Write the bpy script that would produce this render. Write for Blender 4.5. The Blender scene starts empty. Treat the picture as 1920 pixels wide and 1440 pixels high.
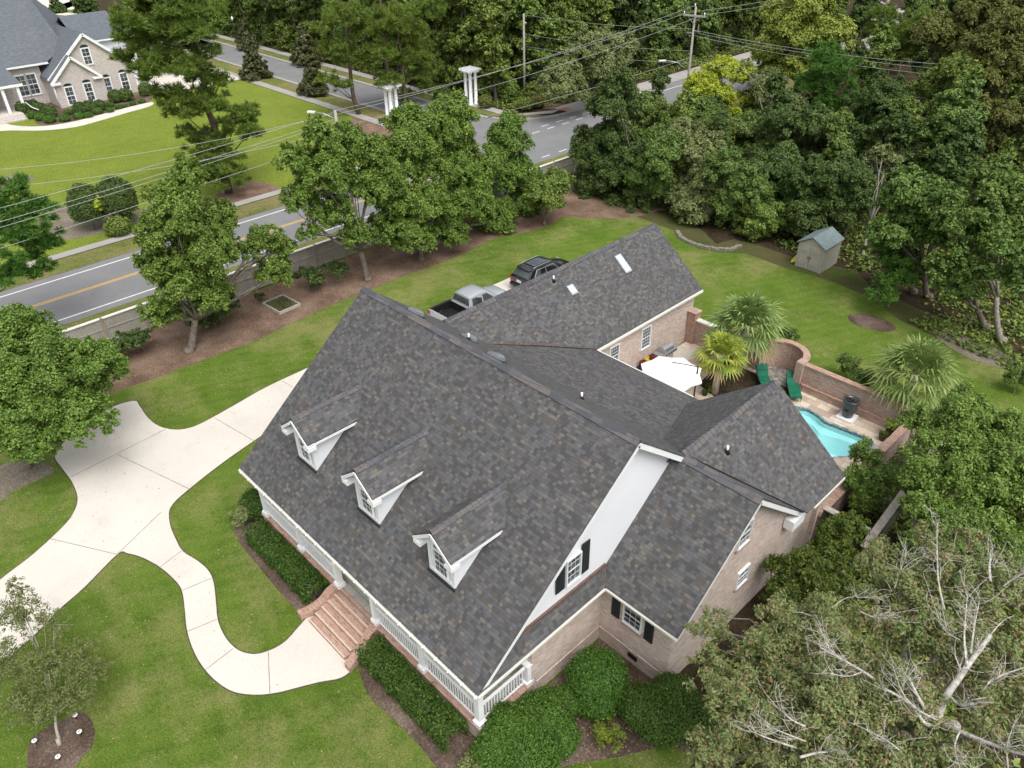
import bpy, bmesh, math, random
import numpy as np
from mathutils import Vector, Matrix
from mathutils.geometry import tessellate_polygon

# ---------------------------------------------------------------- camera, light, exposure
C = bpy.context.scene.collection
SC = bpy.context.scene
F_PX, PITCH, ROLL, YAW, CAM_H = 1448.76, 0.5987786, 0.01978076, -0.81450386, 24.0
_c, _s = math.cos(PITCH), math.sin(PITCH)
_r0, _f0, _d0 = np.array([1, 0, 0.]), np.array([0, _c, -_s]), np.array([0, -_s, -_c])
_cr, _sr = math.cos(ROLL), math.sin(ROLL)
_B = np.array([[math.cos(YAW), math.sin(YAW), 0], [-math.sin(YAW), math.cos(YAW), 0], [0, 0, 1]])
RGT, DWN, FWD = _B @ (_cr*_r0 + _sr*_d0), _B @ (-_sr*_r0 + _cr*_d0), _B @ _f0
cam_data = bpy.data.cameras.new("camera")
cam = bpy.data.objects.new("camera", cam_data)
C.objects.link(cam)
cam_data.sensor_width = 36; cam_data.lens = F_PX/1920*36
cam_data.clip_start = 0.5; cam_data.clip_end = 1500
_m = Matrix.Identity(4)
for i in range(3):
    _m[i][0] = RGT[i]; _m[i][1] = -DWN[i]; _m[i][2] = -FWD[i]
_m[2][3] = CAM_H
cam.matrix_world = _m
SC.camera = cam
SUN_AZ, SUN_EL = math.radians(-18), math.radians(60)     # azimuth measured from +x towards +y
w = bpy.data.worlds.new("World"); SC.world = w; w.use_nodes = True
_nt = w.node_tree; _bg = _nt.nodes['Background']
_sky = _nt.nodes.new('ShaderNodeTexSky'); _sky.sky_type = 'NISHITA'; _sky.sun_disc = False
_sky.sun_elevation = SUN_EL; _sky.sun_rotation = math.pi/2 - SUN_AZ
_sky.air_density = 1.0; _sky.dust_density = 4.0; _sky.ozone_density = 0.6
_hs = _nt.nodes.new('ShaderNodeHueSaturation'); _hs.inputs['Saturation'].default_value = 0.22
_nt.links.new(_sky.outputs[0], _hs.inputs['Color']); _nt.links.new(_hs.outputs[0], _bg.inputs[0])
_bg.inputs[1].default_value = 0.15
sl = bpy.data.lights.new("sun", 'SUN'); sl.energy = 1.15; sl.angle = math.radians(40); sl.color = (1, .96, .9)
so = bpy.data.objects.new("sun", sl); C.objects.link(so)
so.rotation_euler = Vector((math.cos(SUN_AZ)*math.cos(SUN_EL), math.sin(SUN_AZ)*math.cos(SUN_EL), math.sin(SUN_EL))).to_track_quat('Z', 'Y').to_euler()
SC.view_settings.view_transform = 'Standard'; SC.view_settings.look = 'None'
SC.view_settings.exposure = 0.62; SC.view_settings.gamma = 1.0
SC.render.engine = 'CYCLES'
SC.cycles.max_bounces = 5; SC.cycles.diffuse_bounces = 3; SC.cycles.glossy_bounces = 2
SC.cycles.transmission_bounces = 3; SC.cycles.transparent_max_bounces = 6
SC.cycles.use_denoising = True
SC.cycles.caustics_reflective = False; SC.cycles.caustics_refractive = False

# ---------------------------------------------------------------- survey helpers (photo measurements -> metres)
def ray(px, py): return FWD + RGT*((px-960)/F_PX) + DWN*((py-720)/F_PX)
def at(px, py, z=0.0):
    d = ray(px, py); t = (z-CAM_H)/d[2]
    return Vector((d[0]*t, d[1]*t, z))
def onx(px, py, x):
    d = ray(px, py); t = x/d[0]; return Vector((x, d[1]*t, CAM_H+d[2]*t))
def ony(px, py, y):
    d = ray(px, py); t = y/d[1]; return Vector((d[0]*t, y, CAM_H+d[2]*t))
def depth(p): return float(np.dot(np.array([p[0], p[1], p[2]-CAM_H]), FWD))

# ---------------------------------------------------------------- materials
MATS = {}
class NB:
    """tiny node builder"""
    def __init__(s, name):
        s.m = bpy.data.materials.new(name); s.m.use_nodes = True
        s.t = s.m.node_tree; s.p = s.t.nodes['Principled BSDF']; s.o = s.t.nodes['Material Output']
    def n(s, typ, **kw):
        nd = s.t.nodes.new(typ)
        for k, v in kw.items():
            if k in nd.inputs.keys(): nd.inputs[k].default_value = v
            else: setattr(nd, k, v)
        return nd
    def l(s, a, b): s.t.links.new(a, b)
    def noise(s, co, scale, detail=3, rough=.55):
        nd = s.n('ShaderNodeTexNoise'); nd.inputs['Scale'].default_value = scale
        nd.inputs['Detail'].default_value = detail; nd.inputs['Roughness'].default_value = rough
        if co is not None: s.l(co, nd.inputs['Vector'])
        return nd.outputs['Fac']
    def ramp(s, fac, stops, const=False):
        r = s.n('ShaderNodeValToRGB'); e = r.color_ramp
        if const: e.interpolation = 'CONSTANT'
        while len(e.elements) > 1: e.elements.remove(e.elements[0])
        e.elements[0].position = stops[0][0]; e.elements[0].color = (*stops[0][1], 1)
        for p, c in stops[1:]:
            q = e.elements.new(p); q.color = (*c, 1)
        s.l(fac, r.inputs['Fac']); return r.outputs['Color']
    def mix(s, a, b, fac, mode='MIX'):
        m = s.n('ShaderNodeMix', data_type='RGBA', blend_type=mode)
        for v, i in ((fac, 0), (a, 6), (b, 7)):
            if isinstance(v, (int, float)): m.inputs[i].default_value = v
            elif isinstance(v, tuple): m.inputs[i].default_value = (*v, 1)
            else: s.l(v, m.inputs[i])
        return m.outputs[2]
    def math(s, op, a, b=0.0):
        m = s.n('ShaderNodeMath', operation=op)
        for v, i in ((a, 0), (b, 1)):
            if isinstance(v, (int, float)): m.inputs[i].default_value = v
            else: s.l(v, m.inputs[i])
        return m.outputs[0]
    def obj(s): return s.n('ShaderNodeTexCoord').outputs['Object']
    def uv(s): return s.n('ShaderNodeTexCoord').outputs['UV']
    def geo(s): return s.n('ShaderNodeNewGeometry').outputs['Position']
    def bump(s, h, strength=.3, dist=.02):
        b = s.n('ShaderNodeBump'); b.inputs['Strength'].default_value = strength
        b.inputs['Distance'].default_value = dist
        s.l(h, b.inputs['Height']); s.l(b.outputs[0], s.p.inputs['Normal'])
    def col(s, c): 
        if isinstance(c, tuple): s.p.inputs['Base Color'].default_value = (*c, 1)
        else: s.l(c, s.p.inputs['Base Color'])
    def done(s, rough=.8, spec=.3, metal=0):
        s.p.inputs['Roughness'].default_value = rough; s.p.inputs['Specular IOR Level'].default_value = spec
        s.p.inputs['Metallic'].default_value = metal
        return s.m
def simple(name, c, rough=.7, spec=.3, metal=0, var=.12, scale=3.0, bump=0):
    b = NB(name); g = b.geo(); n = b.noise(g, scale, 4)
    lo = tuple(x*(1-var) for x in c); hi = tuple(min(1, x*(1+var)) for x in c)
    b.col(b.ramp(n, [(.3, lo), (.7, hi)]))
    if bump: b.bump(b.noise(g, scale*12, 2), bump, .01)
    return b.done(rough, spec, metal)

def shingle(name, cols, course=.135, tab=.2, shadow=.55):
    b = NB(name); sp = b.n('ShaderNodeSeparateXYZ'); b.l(b.uv(), sp.inputs[0])
    X, Y = sp.outputs[0], sp.outputs[1]
    wob = b.noise(b.uv(), .35, 2); Yw = b.math('ADD', Y, b.math('MULTIPLY', b.math('SUBTRACT', wob, .5), .05))
    yr = b.math('DIVIDE', Yw, course); row = b.math('FLOOR', yr); fy = b.math('FRACT', yr)
    def wn(v2):
        w_ = b.n('ShaderNodeTexWhiteNoise', noise_dimensions='2D'); b.l(v2, w_.inputs['Vector']); return w_.outputs['Value']
    def comb(x, y):
        c_ = b.n('ShaderNodeCombineXYZ')
        for v, i in ((x, 0), (y, 1)):
            if isinstance(v, (int, float)): c_.inputs[i].default_value = v
            else: b.l(v, c_.inputs[i])
        return c_.outputs[0]
    off = b.math('MULTIPLY', wn(comb(row, 3.7)), 5.0)
    # tabs of uneven width: warp x inside the row
    xs = b.math('ADD', b.math('DIVIDE', X, tab), off)
    warp = b.n('ShaderNodeTexNoise'); warp.inputs['Scale'].default_value = 1.0; warp.inputs['Detail'].default_value = 0
    b.l(comb(xs, b.math('MULTIPLY', row, 7.3)), warp.inputs['Vector'])
    xs = b.math('ADD', xs, b.math('MULTIPLY', warp.outputs['Fac'], 1.3))
    cell = b.math('FLOOR', xs); fx = b.math('FRACT', xs)
    r1 = wn(comb(cell, row))
    patch = b.noise(b.geo(), .5, 3)                       # broad patches where brown or slate tabs gather
    r1 = b.math('ADD', b.math('MULTIPLY', r1, .86), b.math('MULTIPLY', patch, .28))
    r1 = b.math('SUBTRACT', r1, .07)
    n = len(cols); acc = 0; stops = []
    for wgt, c in cols:
        stops.append((acc, c)); acc += wgt
    colr = b.ramp(r1, stops, True)
    grit = b.noise(b.geo(), 60, 2)
    colr = b.mix(colr, b.ramp(grit, [(.3, (.72, .72, .72)), (.7, (1.25, 1.25, 1.25))]), 1.0, 'MULTIPLY')
    edge = b.math('LESS_THAN', fy, .13)
    side = b.math('MULTIPLY', b.math('LESS_THAN', fx, .06), .6)
    e = b.math('MAXIMUM', edge, side)
    colr = b.mix(colr, b.mix(colr, (.05, .05, .055), shadow), e)
    b.col(colr)
    hb = b.math('ADD', b.math('MULTIPLY', fy, -.6), b.math('MULTIPLY', r1, .5))
    b.bump(hb, .5, .015)
    return b.done(.8, .3)

def brick(name, cols, mortar=(.42, .37, .33), sx=.215, sy=.075, horiz=True, mw=.1):
    b = NB(name); sp = b.n('ShaderNodeSeparateXYZ'); b.l(b.uv(), sp.inputs[0])
    X, Y = (sp.outputs[0], sp.outputs[1]) if horiz else (sp.outputs[1], sp.outputs[0])
    yr = b.math('DIVIDE', Y, sy); row = b.math('FLOOR', yr); fy = b.math('FRACT', yr)
    xs = b.math('ADD', b.math('DIVIDE', X, sx), b.math('MULTIPLY', row, .5)); cell = b.math('FLOOR', xs); fx = b.math('FRACT', xs)
    c_ = b.n('ShaderNodeCombineXYZ'); b.l(cell, c_.inputs[0]); b.l(row, c_.inputs[1])
    w_ = b.n('ShaderNodeTexWhiteNoise', noise_dimensions='2D'); b.l(c_.outputs[0], w_.inputs['Vector'])
    v = b.math('ADD', b.math('MULTIPLY', w_.outputs['Value'], .8), b.math('MULTIPLY', b.noise(b.geo(), .8, 3), .3))
    k = len(cols)
    colr = b.ramp(v, [(i/(k-1)*.8+.1, c) for i, c in enumerate(cols)])
    colr = b.mix(colr, b.ramp(b.noise(b.geo(), 25, 3), [(.3, (.8, .8, .8)), (.7, (1.15, 1.15, 1.15))]), 1.0, 'MULTIPLY')
    m = b.math('MAXIMUM', b.math('LESS_THAN', fy, mw*1.6), b.math('LESS_THAN', fx, mw*.55))
    b.col(b.mix(colr, mortar, m)); b.bump(b.math('SUBTRACT', 1.0, m), .4, .008)
    return b.done(.9, .2)

def leafmat(name, cs, trans=.25, rough=.55, spread=.028):
    b = NB(name); g = b.n('ShaderNodeNewGeometry'); oi = b.n('ShaderNodeObjectInfo')
    k = len(cs); colr = b.ramp(g.outputs['Random Per Island'], [(i/(k-1) if k > 1 else 0, c) for i, c in enumerate(cs)])
    hs = b.n('ShaderNodeHueSaturation'); hs.inputs['Saturation'].default_value = 1.0; b.l(colr, hs.inputs['Color'])
    b.l(b.math('ADD', .5-spread*.25, b.math('MULTIPLY', oi.outputs['Random'], spread*.5)), hs.inputs['Hue'])
    b.l(b.math('ADD', .92, b.math('MULTIPLY', b.noise(g.outputs['Position'], .35, 2), .5)), hs.inputs['Value'])
    b.l(hs.outputs[0], b.p.inputs['Base Color'])
    b.p.inputs['Roughness'].default_value = rough; b.p.inputs['Specular IOR Level'].default_value = .35
    tr = b.n('ShaderNodeBsdfTranslucent'); b.l(hs.outputs[0], tr.inputs[0])
    mx = b.n('ShaderNodeMixShader'); mx.inputs[0].default_value = trans
    b.l(b.p.outputs[0], mx.inputs[1]); b.l(tr.outputs[0], mx.inputs[2]); b.l(mx.outputs[0], b.o.inputs[0])
    return b.m

def grassmat(name, dark, mid, light, dry, dryness=.5, fine=1.0):
    b = NB(name); g = b.geo()
    big = b.noise(g, .16, 4, .6); med = b.noise(g, .9, 5, .7); fin = b.noise(g, 6.5*fine, 5, .8); vf = b.noise(g, 17*fine, 4, .85)
    mp = b.n('ShaderNodeMapping'); mp.inputs['Rotation'].default_value = (0, 0, .45); b.l(g, mp.inputs[0])
    wv = b.n('ShaderNodeTexWave'); wv.inputs['Scale'].default_value = .42; wv.inputs['Distortion'].default_value = 1.2; b.l(mp.outputs[0], wv.inputs[0])
    v = b.math('ADD', b.math('MULTIPLY', big, .36), b.math('ADD', b.math('MULTIPLY', med, .32), b.math('ADD', b.math('MULTIPLY', fin, .22), b.math('MULTIPLY', vf, .22))))
    v = b.math('ADD', v, b.math('MULTIPLY', b.math('SUBTRACT', wv.outputs['Fac'], .5), .035))
    colr = b.ramp(v, [(.42, dark), (.55, mid), (.70, light)])
    dn = b.math('ADD', b.math('MULTIPLY', b.noise(g, .22, 6, .75), .75), b.math('MULTIPLY', fin, .25))
    dm = b.ramp(dn, [(dryness, (0, 0, 0)), (dryness+.12, (1, 1, 1))])
    colr = b.mix(colr, dry, b.math('MULTIPLY', dm, .7))
    colr = b.mix(colr, b.ramp(vf, [(.36, (.48, .52, .45)), (.5, (1, 1, 1)), (.64, (1.5, 1.45, 1.4))]), .85, 'MULTIPLY')
    b.col(colr); b.bump(b.math('ADD', fin, vf), .9, .06)
    return b.done(.95, .1)

def mulchmat(name, c1, c2, c3, sc=1.0):
    b = NB(name); g = b.geo()
    m1 = b.noise(g, 12*sc, 6, .85); m2 = b.noise(g, .6, 4)
    vo = b.n('ShaderNodeTexVoronoi', feature='F1'); vo.inputs['Scale'].default_value = 9*sc; b.l(g, vo.inputs['Vector'])
    v = b.math('ADD', b.math('MULTIPLY', m1, .6), b.math('MULTIPLY', m2, .4))
    colr = b.ramp(v, [(.40, c1), (.5, c2), (.60, c3)])
    b.col(b.mix(colr, b.ramp(vo.outputs['Distance'], [(0, (1.3, 1.3, 1.3)), (.6, (.65, .65, .65))]), .7, 'MULTIPLY'))
    b.bump(m1, .9, .04)
    return b.done(.95, .1)

def concretemat(name, c, var=.06):
    b = NB(name); g = b.geo()
    v = b.math('ADD', b.math('MULTIPLY', b.noise(g, .35, 5, .6), .6), b.math('MULTIPLY', b.noise(g, 9, 3), .4))
    colr = b.ramp(v, [(.32, tuple(x*(1-var*1.6) for x in c)), (.6, tuple(x*(1+var*.6) for x in c))])
    sp = b.mix(b.ramp(b.noise(g, 5, 6, .8), [(.22, (.75, .72, .68)), (.3, (1, 1, 1))]), b.ramp(b.noise(g, .7, 7, .75), [(.32, (.93, .925, .91)), (.44, (1, 1, 1))]), 1.0, 'MULTIPLY')
    b.col(b.mix(colr, sp, 1.0, 'MULTIPLY')); b.bump(b.noise(g, 40, 2), .1, .01)
    return b.done(.85, .25)

M = {}
M['shingle'] = shingle('roof_shingle', [(.2, (.062, .062, .064)), (.18, (.086, .087, .091)), (.14, (.072, .069, .067)), (.16, (.100, .102, .107)),
    (.10, (.090, .080, .074)), (.09, (.112, .111, .110)), (.13, (.142, .128, .110))], tab=.155, course=.122, shadow=.5)
M['shingle_cap'] = shingle('ridge_cap_shingle', [(.3, (.075, .078, .09)), (.3, (.1, .1, .11)), (.4, (.13, .12, .115))], course=.2, tab=.5)
M['shingle_gray'] = shingle('plain_gray_shingle', [(.35, (.105, .118, .135)), (.35, (.12, .133, .15)), (.3, (.135, .15, .168))], shadow=.25)
M['brick'] = brick('pink_beige_brick', [(.43, .31, .26), (.52, .41, .355), (.58, .48, .42), (.63, .535, .475), (.50, .37, .315)], mortar=(.60, .54, .485))
M['brick_red'] = brick('red_paver_brick', [(.30, .155, .115), (.38, .22, .165), (.44, .29, .225), (.33, .18, .13)], mortar=(.46, .39, .33), sx=.2, sy=.085)
M['brick_pool'] = brick('garden_wall_brick', [(.30, .185, .15), (.40, .27, .225), (.47, .35, .295), (.36, .245, .2)], mortar=(.44, .37, .32))
M['brick_nb'] = brick('pale_brick', [(.42, .36, .33), (.55, .49, .45), (.6, .55, .51), (.46, .40, .37)], mortar=(.55, .52, .49))
M['white'] = simple('white_paint', (.80, .81, .82), .5, .4, var=.03, scale=1.2)
M['siding'] = simple('white_siding', (.78, .80, .84), .6, .3, var=.02, scale=.6)
M['gutter'] = simple('cream_gutter', (.72, .70, .64), .5, .4, var=.05)
M['shutter'] = simple('charcoal_shutter', (.022, .024, .027), .5, .4, var=.1)
M['black'] = simple('black_plastic', (.012, .012, .013), .45, .5, var=.1)
M['copper'] = simple('copper_flashing', (.15, .09, .075), .6, .3, .1, var=.25, scale=4)
M['conc'] = concretemat('pale_concrete', (.60, .56, .50))
M['conc_old'] = concretemat('weathered_concrete', (.34, .325, .30), .12)
M['conc_joint'] = simple('joint_dirt', (.30, .27, .245), .9, .1, var=.3, scale=5)
M['edge_soil'] = simple('trimmed_edge_soil', (.09, .075, .05), .95, .1, var=.4, scale=8)
M['asphalt'] = concretemat('asphalt', (.20, .20, .205), .1)
M['yellow_paint'] = simple('yellow_line_paint', (.62, .40, .10), .7, .3, var=.12)
M['white_paint'] = simple('white_line_paint', (.72, .72, .71), .7, .3, var=.08)
M['grass'] = grassmat('home_grass', (.056, .104, .014), (.100, .163, .022), (.158, .218, .040), (.25, .24, .095), .485)
M['grass_y'] = grassmat('neighbour_grass', (.115, .165, .022), (.16, .21, .03), (.205, .245, .045), (.26, .25, .07), .57, .5)
M['grass_v'] = grassmat('verge_grass', (.075, .10, .025), (.13, .16, .038), (.18, .19, .06), (.24, .19, .10), .45, .6)
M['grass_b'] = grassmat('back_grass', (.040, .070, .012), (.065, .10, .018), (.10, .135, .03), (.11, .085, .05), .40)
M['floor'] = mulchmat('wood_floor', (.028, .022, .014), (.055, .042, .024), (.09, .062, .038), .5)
M['straw'] = mulchmat('pine_straw', (.125, .078, .055), (.21, .14, .10), (.30, .215, .16))
M['mulch'] = mulchmat('bark_mulch', (.07, .047, .034), (.14, .098, .075), (.24, .185, .15))
M['dirt'] = mulchmat('bare_dirt', (.17, .14, .105), (.23, .195, .15), (.30, .27, .21))
M['fence'] = simple('fence_panel_gray', (.33, .315, .275), .85, .15, var=.12, scale=2, bump=.3)
M['fence_wood'] = simple('weathered_fence_wood', (.105, .090, .072), .9, .1, var=.35, scale=5, bump=.3)
M['rail_wood'] = simple('bleached_wood', (.42, .38, .33), .9, .1, var=.2, scale=5)
M['bark'] = simple('grey_bark', (.17, .145, .12), .95, .1, var=.35, scale=7, bump=.6)
M['bark_p'] = simple('pine_bark', (.13, .095, .072), .95, .1, var=.4, scale=6, bump=.6)
M['dead'] = simple('bleached_dead_wood', (.50, .475, .43), .9, .15, var=.4, scale=9, bump=.8)
M['bark_l'] = simple('pale_bark', (.26, .235, .20), .95, .1, var=.35, scale=7, bump=.6)
M['pole'] = simple('weathered_pole', (.34, .33, .29), .9, .1, var=.15, scale=4)
M['metal'] = simple('brushed_metal', (.55, .56, .58), .35, .5, .8, var=.1)
M['wire'] = simple('utility_wire', (.36, .37, .37), .6, .3, var=.05)
M['stone'] = brick('travertine_paving', [(.46, .36, .27), (.58, .48, .38), (.64, .56, .46), (.42, .33, .26)], mortar=(.33, .27, .22), sx=.62, sy=.45, mw=.035)
M['slate'] = brick('bluestone', [(.26, .25, .22), (.38, .38, .34), (.48, .47, .42), (.30, .26, .21)], mortar=(.2, .19, .17), sx=.75, sy=.55, mw=.03)
M['cobble'] = mulchmat('river_stone', (.2, .18, .16), (.4, .37, .33), (.55, .52, .48), .35)
def glassm():
    b = NB('window_glass'); g = b.geo(); b.col(b.ramp(b.noise(g, .7, 3), [(.35, (.03, .036, .042)), (.65, (.10, .115, .125))]))
    return b.done(.08, .7)
M['glass'] = glassm()
def waterm():
    b = NB('pool_water'); tr = b.n('ShaderNodeBsdfTransparent'); tr.inputs[0].default_value = (.64, .95, .96, 1)
    gl = b.n('ShaderNodeBsdfGlossy'); gl.inputs['Roughness'].default_value = .03
    bp = b.n('ShaderNodeBump'); bp.inputs['Strength'].default_value = .15; b.l(b.noise(b.geo(), 3.5, 2), bp.inputs['Height']); b.l(bp.outputs[0], gl.inputs['Normal'])
    fr = b.n('ShaderNodeFresnel'); fr.inputs[0].default_value = 1.33; b.l(bp.outputs[0], fr.inputs['Normal'])
    mx = b.n('ShaderNodeMixShader'); b.l(fr.outputs[0], mx.inputs[0]); b.l(tr.outputs[0], mx.inputs[1]); b.l(gl.outputs[0], mx.inputs[2])
    b.l(mx.outputs[0], b.o.inputs[0]); return b.m
M['water'] = waterm()
M['plaster'] = simple('pool_plaster', (.80, .88, .88), .6, .3, var=.04, scale=1)
M['tile'] = brick('pool_tile', [(.05, .12, .16), (.2, .26, .28), (.4, .42, .4)], mortar=(.4, .42, .4), sx=.12, sy=.12)
LF = {
 'pear': leafmat('pear_leaves', [(.045, .092, .012), (.088, .158, .02), (.14, .225, .034), (.21, .28, .06)]),
 'oak': leafmat('oak_leaves', [(0.058, 0.103, 0.020), (0.108, 0.168, 0.032), (0.166, 0.232, 0.052)]),
 'dark': leafmat('dark_leaves', [(0.031, 0.062, 0.013), (0.063, 0.106, 0.022), (0.108, 0.158, 0.035)]),
 'wood': leafmat('woodland_leaves', [(0.039, 0.077, 0.013), (0.082, 0.137, 0.022), (0.145, 0.215, 0.032), (0.253, 0.282, 0.063)]),
 'gray': leafmat('grey_green_leaves', [(0.093, 0.125, 0.039), (0.160, 0.196, 0.067), (0.252, 0.275, 0.108)]),
 'yel': leafmat('yellow_green_leaves', [(.17, .24, .02), (.29, .37, .028), (.42, .45, .045)]),
 'lime': leafmat('light_green_leaves', [(0.118, 0.176, 0.022), (0.202, 0.260, 0.038), (0.302, 0.337, 0.065)]),
 'olive': leafmat('olive_brown_leaves', [(.07, .09, .018), (.115, .135, .026), (.16, .15, .035), (.10, .125, .03)]),
 'pine': leafmat('pine_needles', [(.065, .11, .014), (.115, .175, .024), (.175, .25, .045)], .25),
 'pine_d': leafmat('bright_pine_needles', [(.045, .11, .014), (.08, .17, .024), (.13, .24, .04)], .25),
 'magn': leafmat('magnolia_leaves', [(0.030, 0.046, 0.015), (0.059, 0.076, 0.024), (0.118, 0.092, 0.032)], .1, .35),
 'myrtle': leafmat('crepe_myrtle_leaves', [(.08, .13, .03), (.12, .17, .04), (.17, .15, .07), (.13, .19, .05)]),
 'fore': leafmat('grey_red_leaves', [(.08, .12, .030), (.13, .18, .05), (.175, .225, .075), (.21, .255, .105), (.30, .155, .095), (.155, .205, .06), (.215, .205, .095), (.14, .195, .062)]),
 'pool': leafmat('bright_oak_leaves', [(0.052, 0.101, 0.015), (0.099, 0.168, 0.023), (0.157, 0.235, 0.039), (0.220, 0.291, 0.070)]),
 'box': leafmat('boxwood_leaves', [(0.030, 0.076, 0.009), (0.060, 0.135, 0.015), (0.101, 0.192, 0.027)]),
 'holly': leafmat('hedge_leaves', [(0.020, 0.052, 0.006), (0.044, 0.095, 0.011), (0.084, 0.153, 0.019)]),
 'gold': leafmat('gold_green_leaves', [(.09, .15, .018), (.15, .21, .022), (.24, .27, .035)]),
 'palm': leafmat('palm_fronds', [(.10, .165, .04), (.165, .24, .065), (.26, .33, .11)], .25),
 'palm_y': leafmat('young_palm_fronds', [(.15, .24, .035), (.24, .32, .045), (.42, .39, .07)], .25),
 'dry': leafmat('dry_fronds', [(.28, .2, .09), (.38, .3, .14)], .2),
 'wax': leafmat('wax_myrtle_leaves', [(.035, .068, .010), (.07, .115, .016), (.15, .18, .026)]),
 'maple': leafmat('maple_leaves', [(0.060, 0.110, 0.019), (0.104, 0.168, 0.030), (0.157, 0.230, 0.051)]),
}

# ---------------------------------------------------------------- mesh helpers
class MB:
    def __init__(s): s.v = []; s.f = []; s.smooth = []
    def poly(s, pts, sm=False):
        i = len(s.v); s.v += [tuple(p) for p in pts]; s.f.append(tuple(range(i, i+len(pts)))); s.smooth.append(sm); return s
    def box(s, x0, x1, y0, y1, z0, z1, m=None):
        P = [Vector((x, y, z)) for z in (z0, z1) for x, y in ((x0, y0), (x1, y0), (x1, y1), (x0, y1))]
        if m is not None: P = [m @ p for p in P]
        i = len(s.v); s.v += [tuple(p) for p in P]
        for f in ((3, 2, 1, 0), (4, 5, 6, 7), (0, 1, 5, 4), (1, 2, 6, 5), (2, 3, 7, 6), (3, 0, 4, 7)):
            s.f.append(tuple(i+k for k in f)); s.smooth.append(False)
        return s
    def bar(s, a, b, w, h, up=(0, 0, 1)):
        a, b = Vector(a), Vector(b); d = (b-a); L = d.length; d.normalize(); u = Vector(up)
        r = d.cross(u)
        if r.length < 1e-4: r = d.cross(Vector((1, 0, 0)))
        r.normalize(); u = r.cross(d)
        m = Matrix(((d.x, r.x, u.x, a.x), (d.y, r.y, u.y, a.y), (d.z, r.z, u.z, a.z), (0, 0, 0, 1)))
        return s.box(0, L, -w/2, w/2, -h/2, h/2, m)
    def slab(s, pts, t):
        """polygon (ccw from outside) extruded by t against its normal"""
        P = [Vector(p) for p in pts]; n = Vector((0, 0, 0))
        for i in range(len(P)):
            a, b = P[i], P[(i+1) % len(P)]; n += a.cross(b)
        n.normalize(); Q = [p-n*t for p in P]; i = len(s.v); k = len(P)
        s.v += [tuple(p) for p in P]+[tuple(p) for p in Q]
        s.f.append(tuple(range(i, i+k))); s.smooth.append(False)
        s.f.append(tuple(range(i+2*k-1, i+k-1, -1))); s.smooth.append(False)
        for j in range(k):
            s.f.append((i+j, i+k+j, i+k+(j+1) % k, i+(j+1) % k)); s.smooth.append(False)
        return s
    def tube(s, pts, rad, n=8, cap=True):
        P = [Vector(p) for p in pts]; i0 = len(s.v); ref = Vector((.13, .31, .94))
        if isinstance(rad, (int, float)): rad = [rad]*len(P)
        for k, p in enumerate(P):
            d = (P[min(k+1, len(P)-1)]-P[max(k-1, 0)]).normalized()
            a = d.cross(ref)
            if a.length < .2: a = d.cross(Vector((1, 0, 0)))
            a.normalize(); b = d.cross(a)
            for j in range(n):
                t = 2*math.pi*j/n; s.v.append(tuple(p+(a*math.cos(t)+b*math.sin(t))*rad[k]))
        for k in range(len(P)-1):
            for j in range(n):
                q = i0+k*n
                s.f.append((q+j, q+(j+1) % n, q+n+(j+1) % n, q+n+j)); s.smooth.append(True)
        if cap:
            s.f.append(tuple(i0+j for j in range(n-1, -1, -1))); s.smooth.append(False)
            s.f.append(tuple(i0+(len(P)-1)*n+j for j in range(n))); s.smooth.append(False)
        return s
    def lathe(s, prof, n=20, c=(0, 0, 0)):
        i0 = len(s.v)
        for r, z in prof:
            for j in range(n):
                t = 2*math.pi*j/n; s.v.append((c[0]+r*math.cos(t), c[1]+r*math.sin(t), c[2]+z))
        for k in range(len(prof)-1):
            for j in range(n):
                q = i0+k*n; s.f.append((q+j, q+(j+1) % n, q+n+(j+1) % n, q+n+j)); s.smooth.append(True)
        s.f.append(tuple(i0+j for j in range(n-1, -1, -1))); s.smooth.append(False)
        s.f.append(tuple(i0+(len(prof)-1)*n+j for j in range(n))); s.smooth.append(False)
        return s
    def sheet(s, pts, holes=()):
        loops = [[Vector((p[0], p[1], 0)) for p in pts]]+[[Vector((p[0], p[1], 0)) for p in h] for h in holes]
        flat = [p for l in ([pts]+list(holes)) for p in l]
        i = len(s.v); s.v += [tuple(p) for p in flat]
        for t in tessellate_polygon(loops):
            a, b, c = [Vector(flat[k]) for k in t]
            if (b-a).cross(c-a).z < 0: t = (t[0], t[2], t[1])
            s.f.append(tuple(i+k for k in t)); s.smooth.append(False)
        return s
    def mesh(s, name):
        me = bpy.data.meshes.new(name); me.from_pydata(s.v, [], s.f)
        me.polygons.foreach_set('use_smooth', s.smooth)
        uvl = me.uv_layers.new(name='UVMap').data
        vs = me.vertices; ls = me.loops
        for p in me.polygons:
            n = p.normal
            t = Vector((-n.y, n.x, 0))
            if t.length < .02: t = Vector((1, 0, 0))
            t.normalize(); b = n.cross(t)
            for li in p.loop_indices:
                c = vs[ls[li].vertex_index].co
                uvl[li].uv = (c.dot(t), c.dot(b))
        return me
def link(name, me, m, parent=None, loc=None):
    o = bpy.data.objects.new(name, me); C.objects.link(o)
    if m is not None and not me.materials: me.materials.append(m)
    if parent is not None: o.parent = parent
    if loc is not None: o.location = loc
    return o
def put(name, mb, m, parent=None, loc=None, rot=None):
    o = link(name, mb.mesh(name), m, parent, loc)
    if rot is not None: o.rotation_euler = rot
    return o
def rel(parent): return Vector(parent.location)
def tag(o, label, cat, group=None, kind=None):
    if label: o['label'] = label
    if cat: o['category'] = cat
    if group: o['group'] = group
    if kind: o['kind'] = kind
    return o
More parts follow.
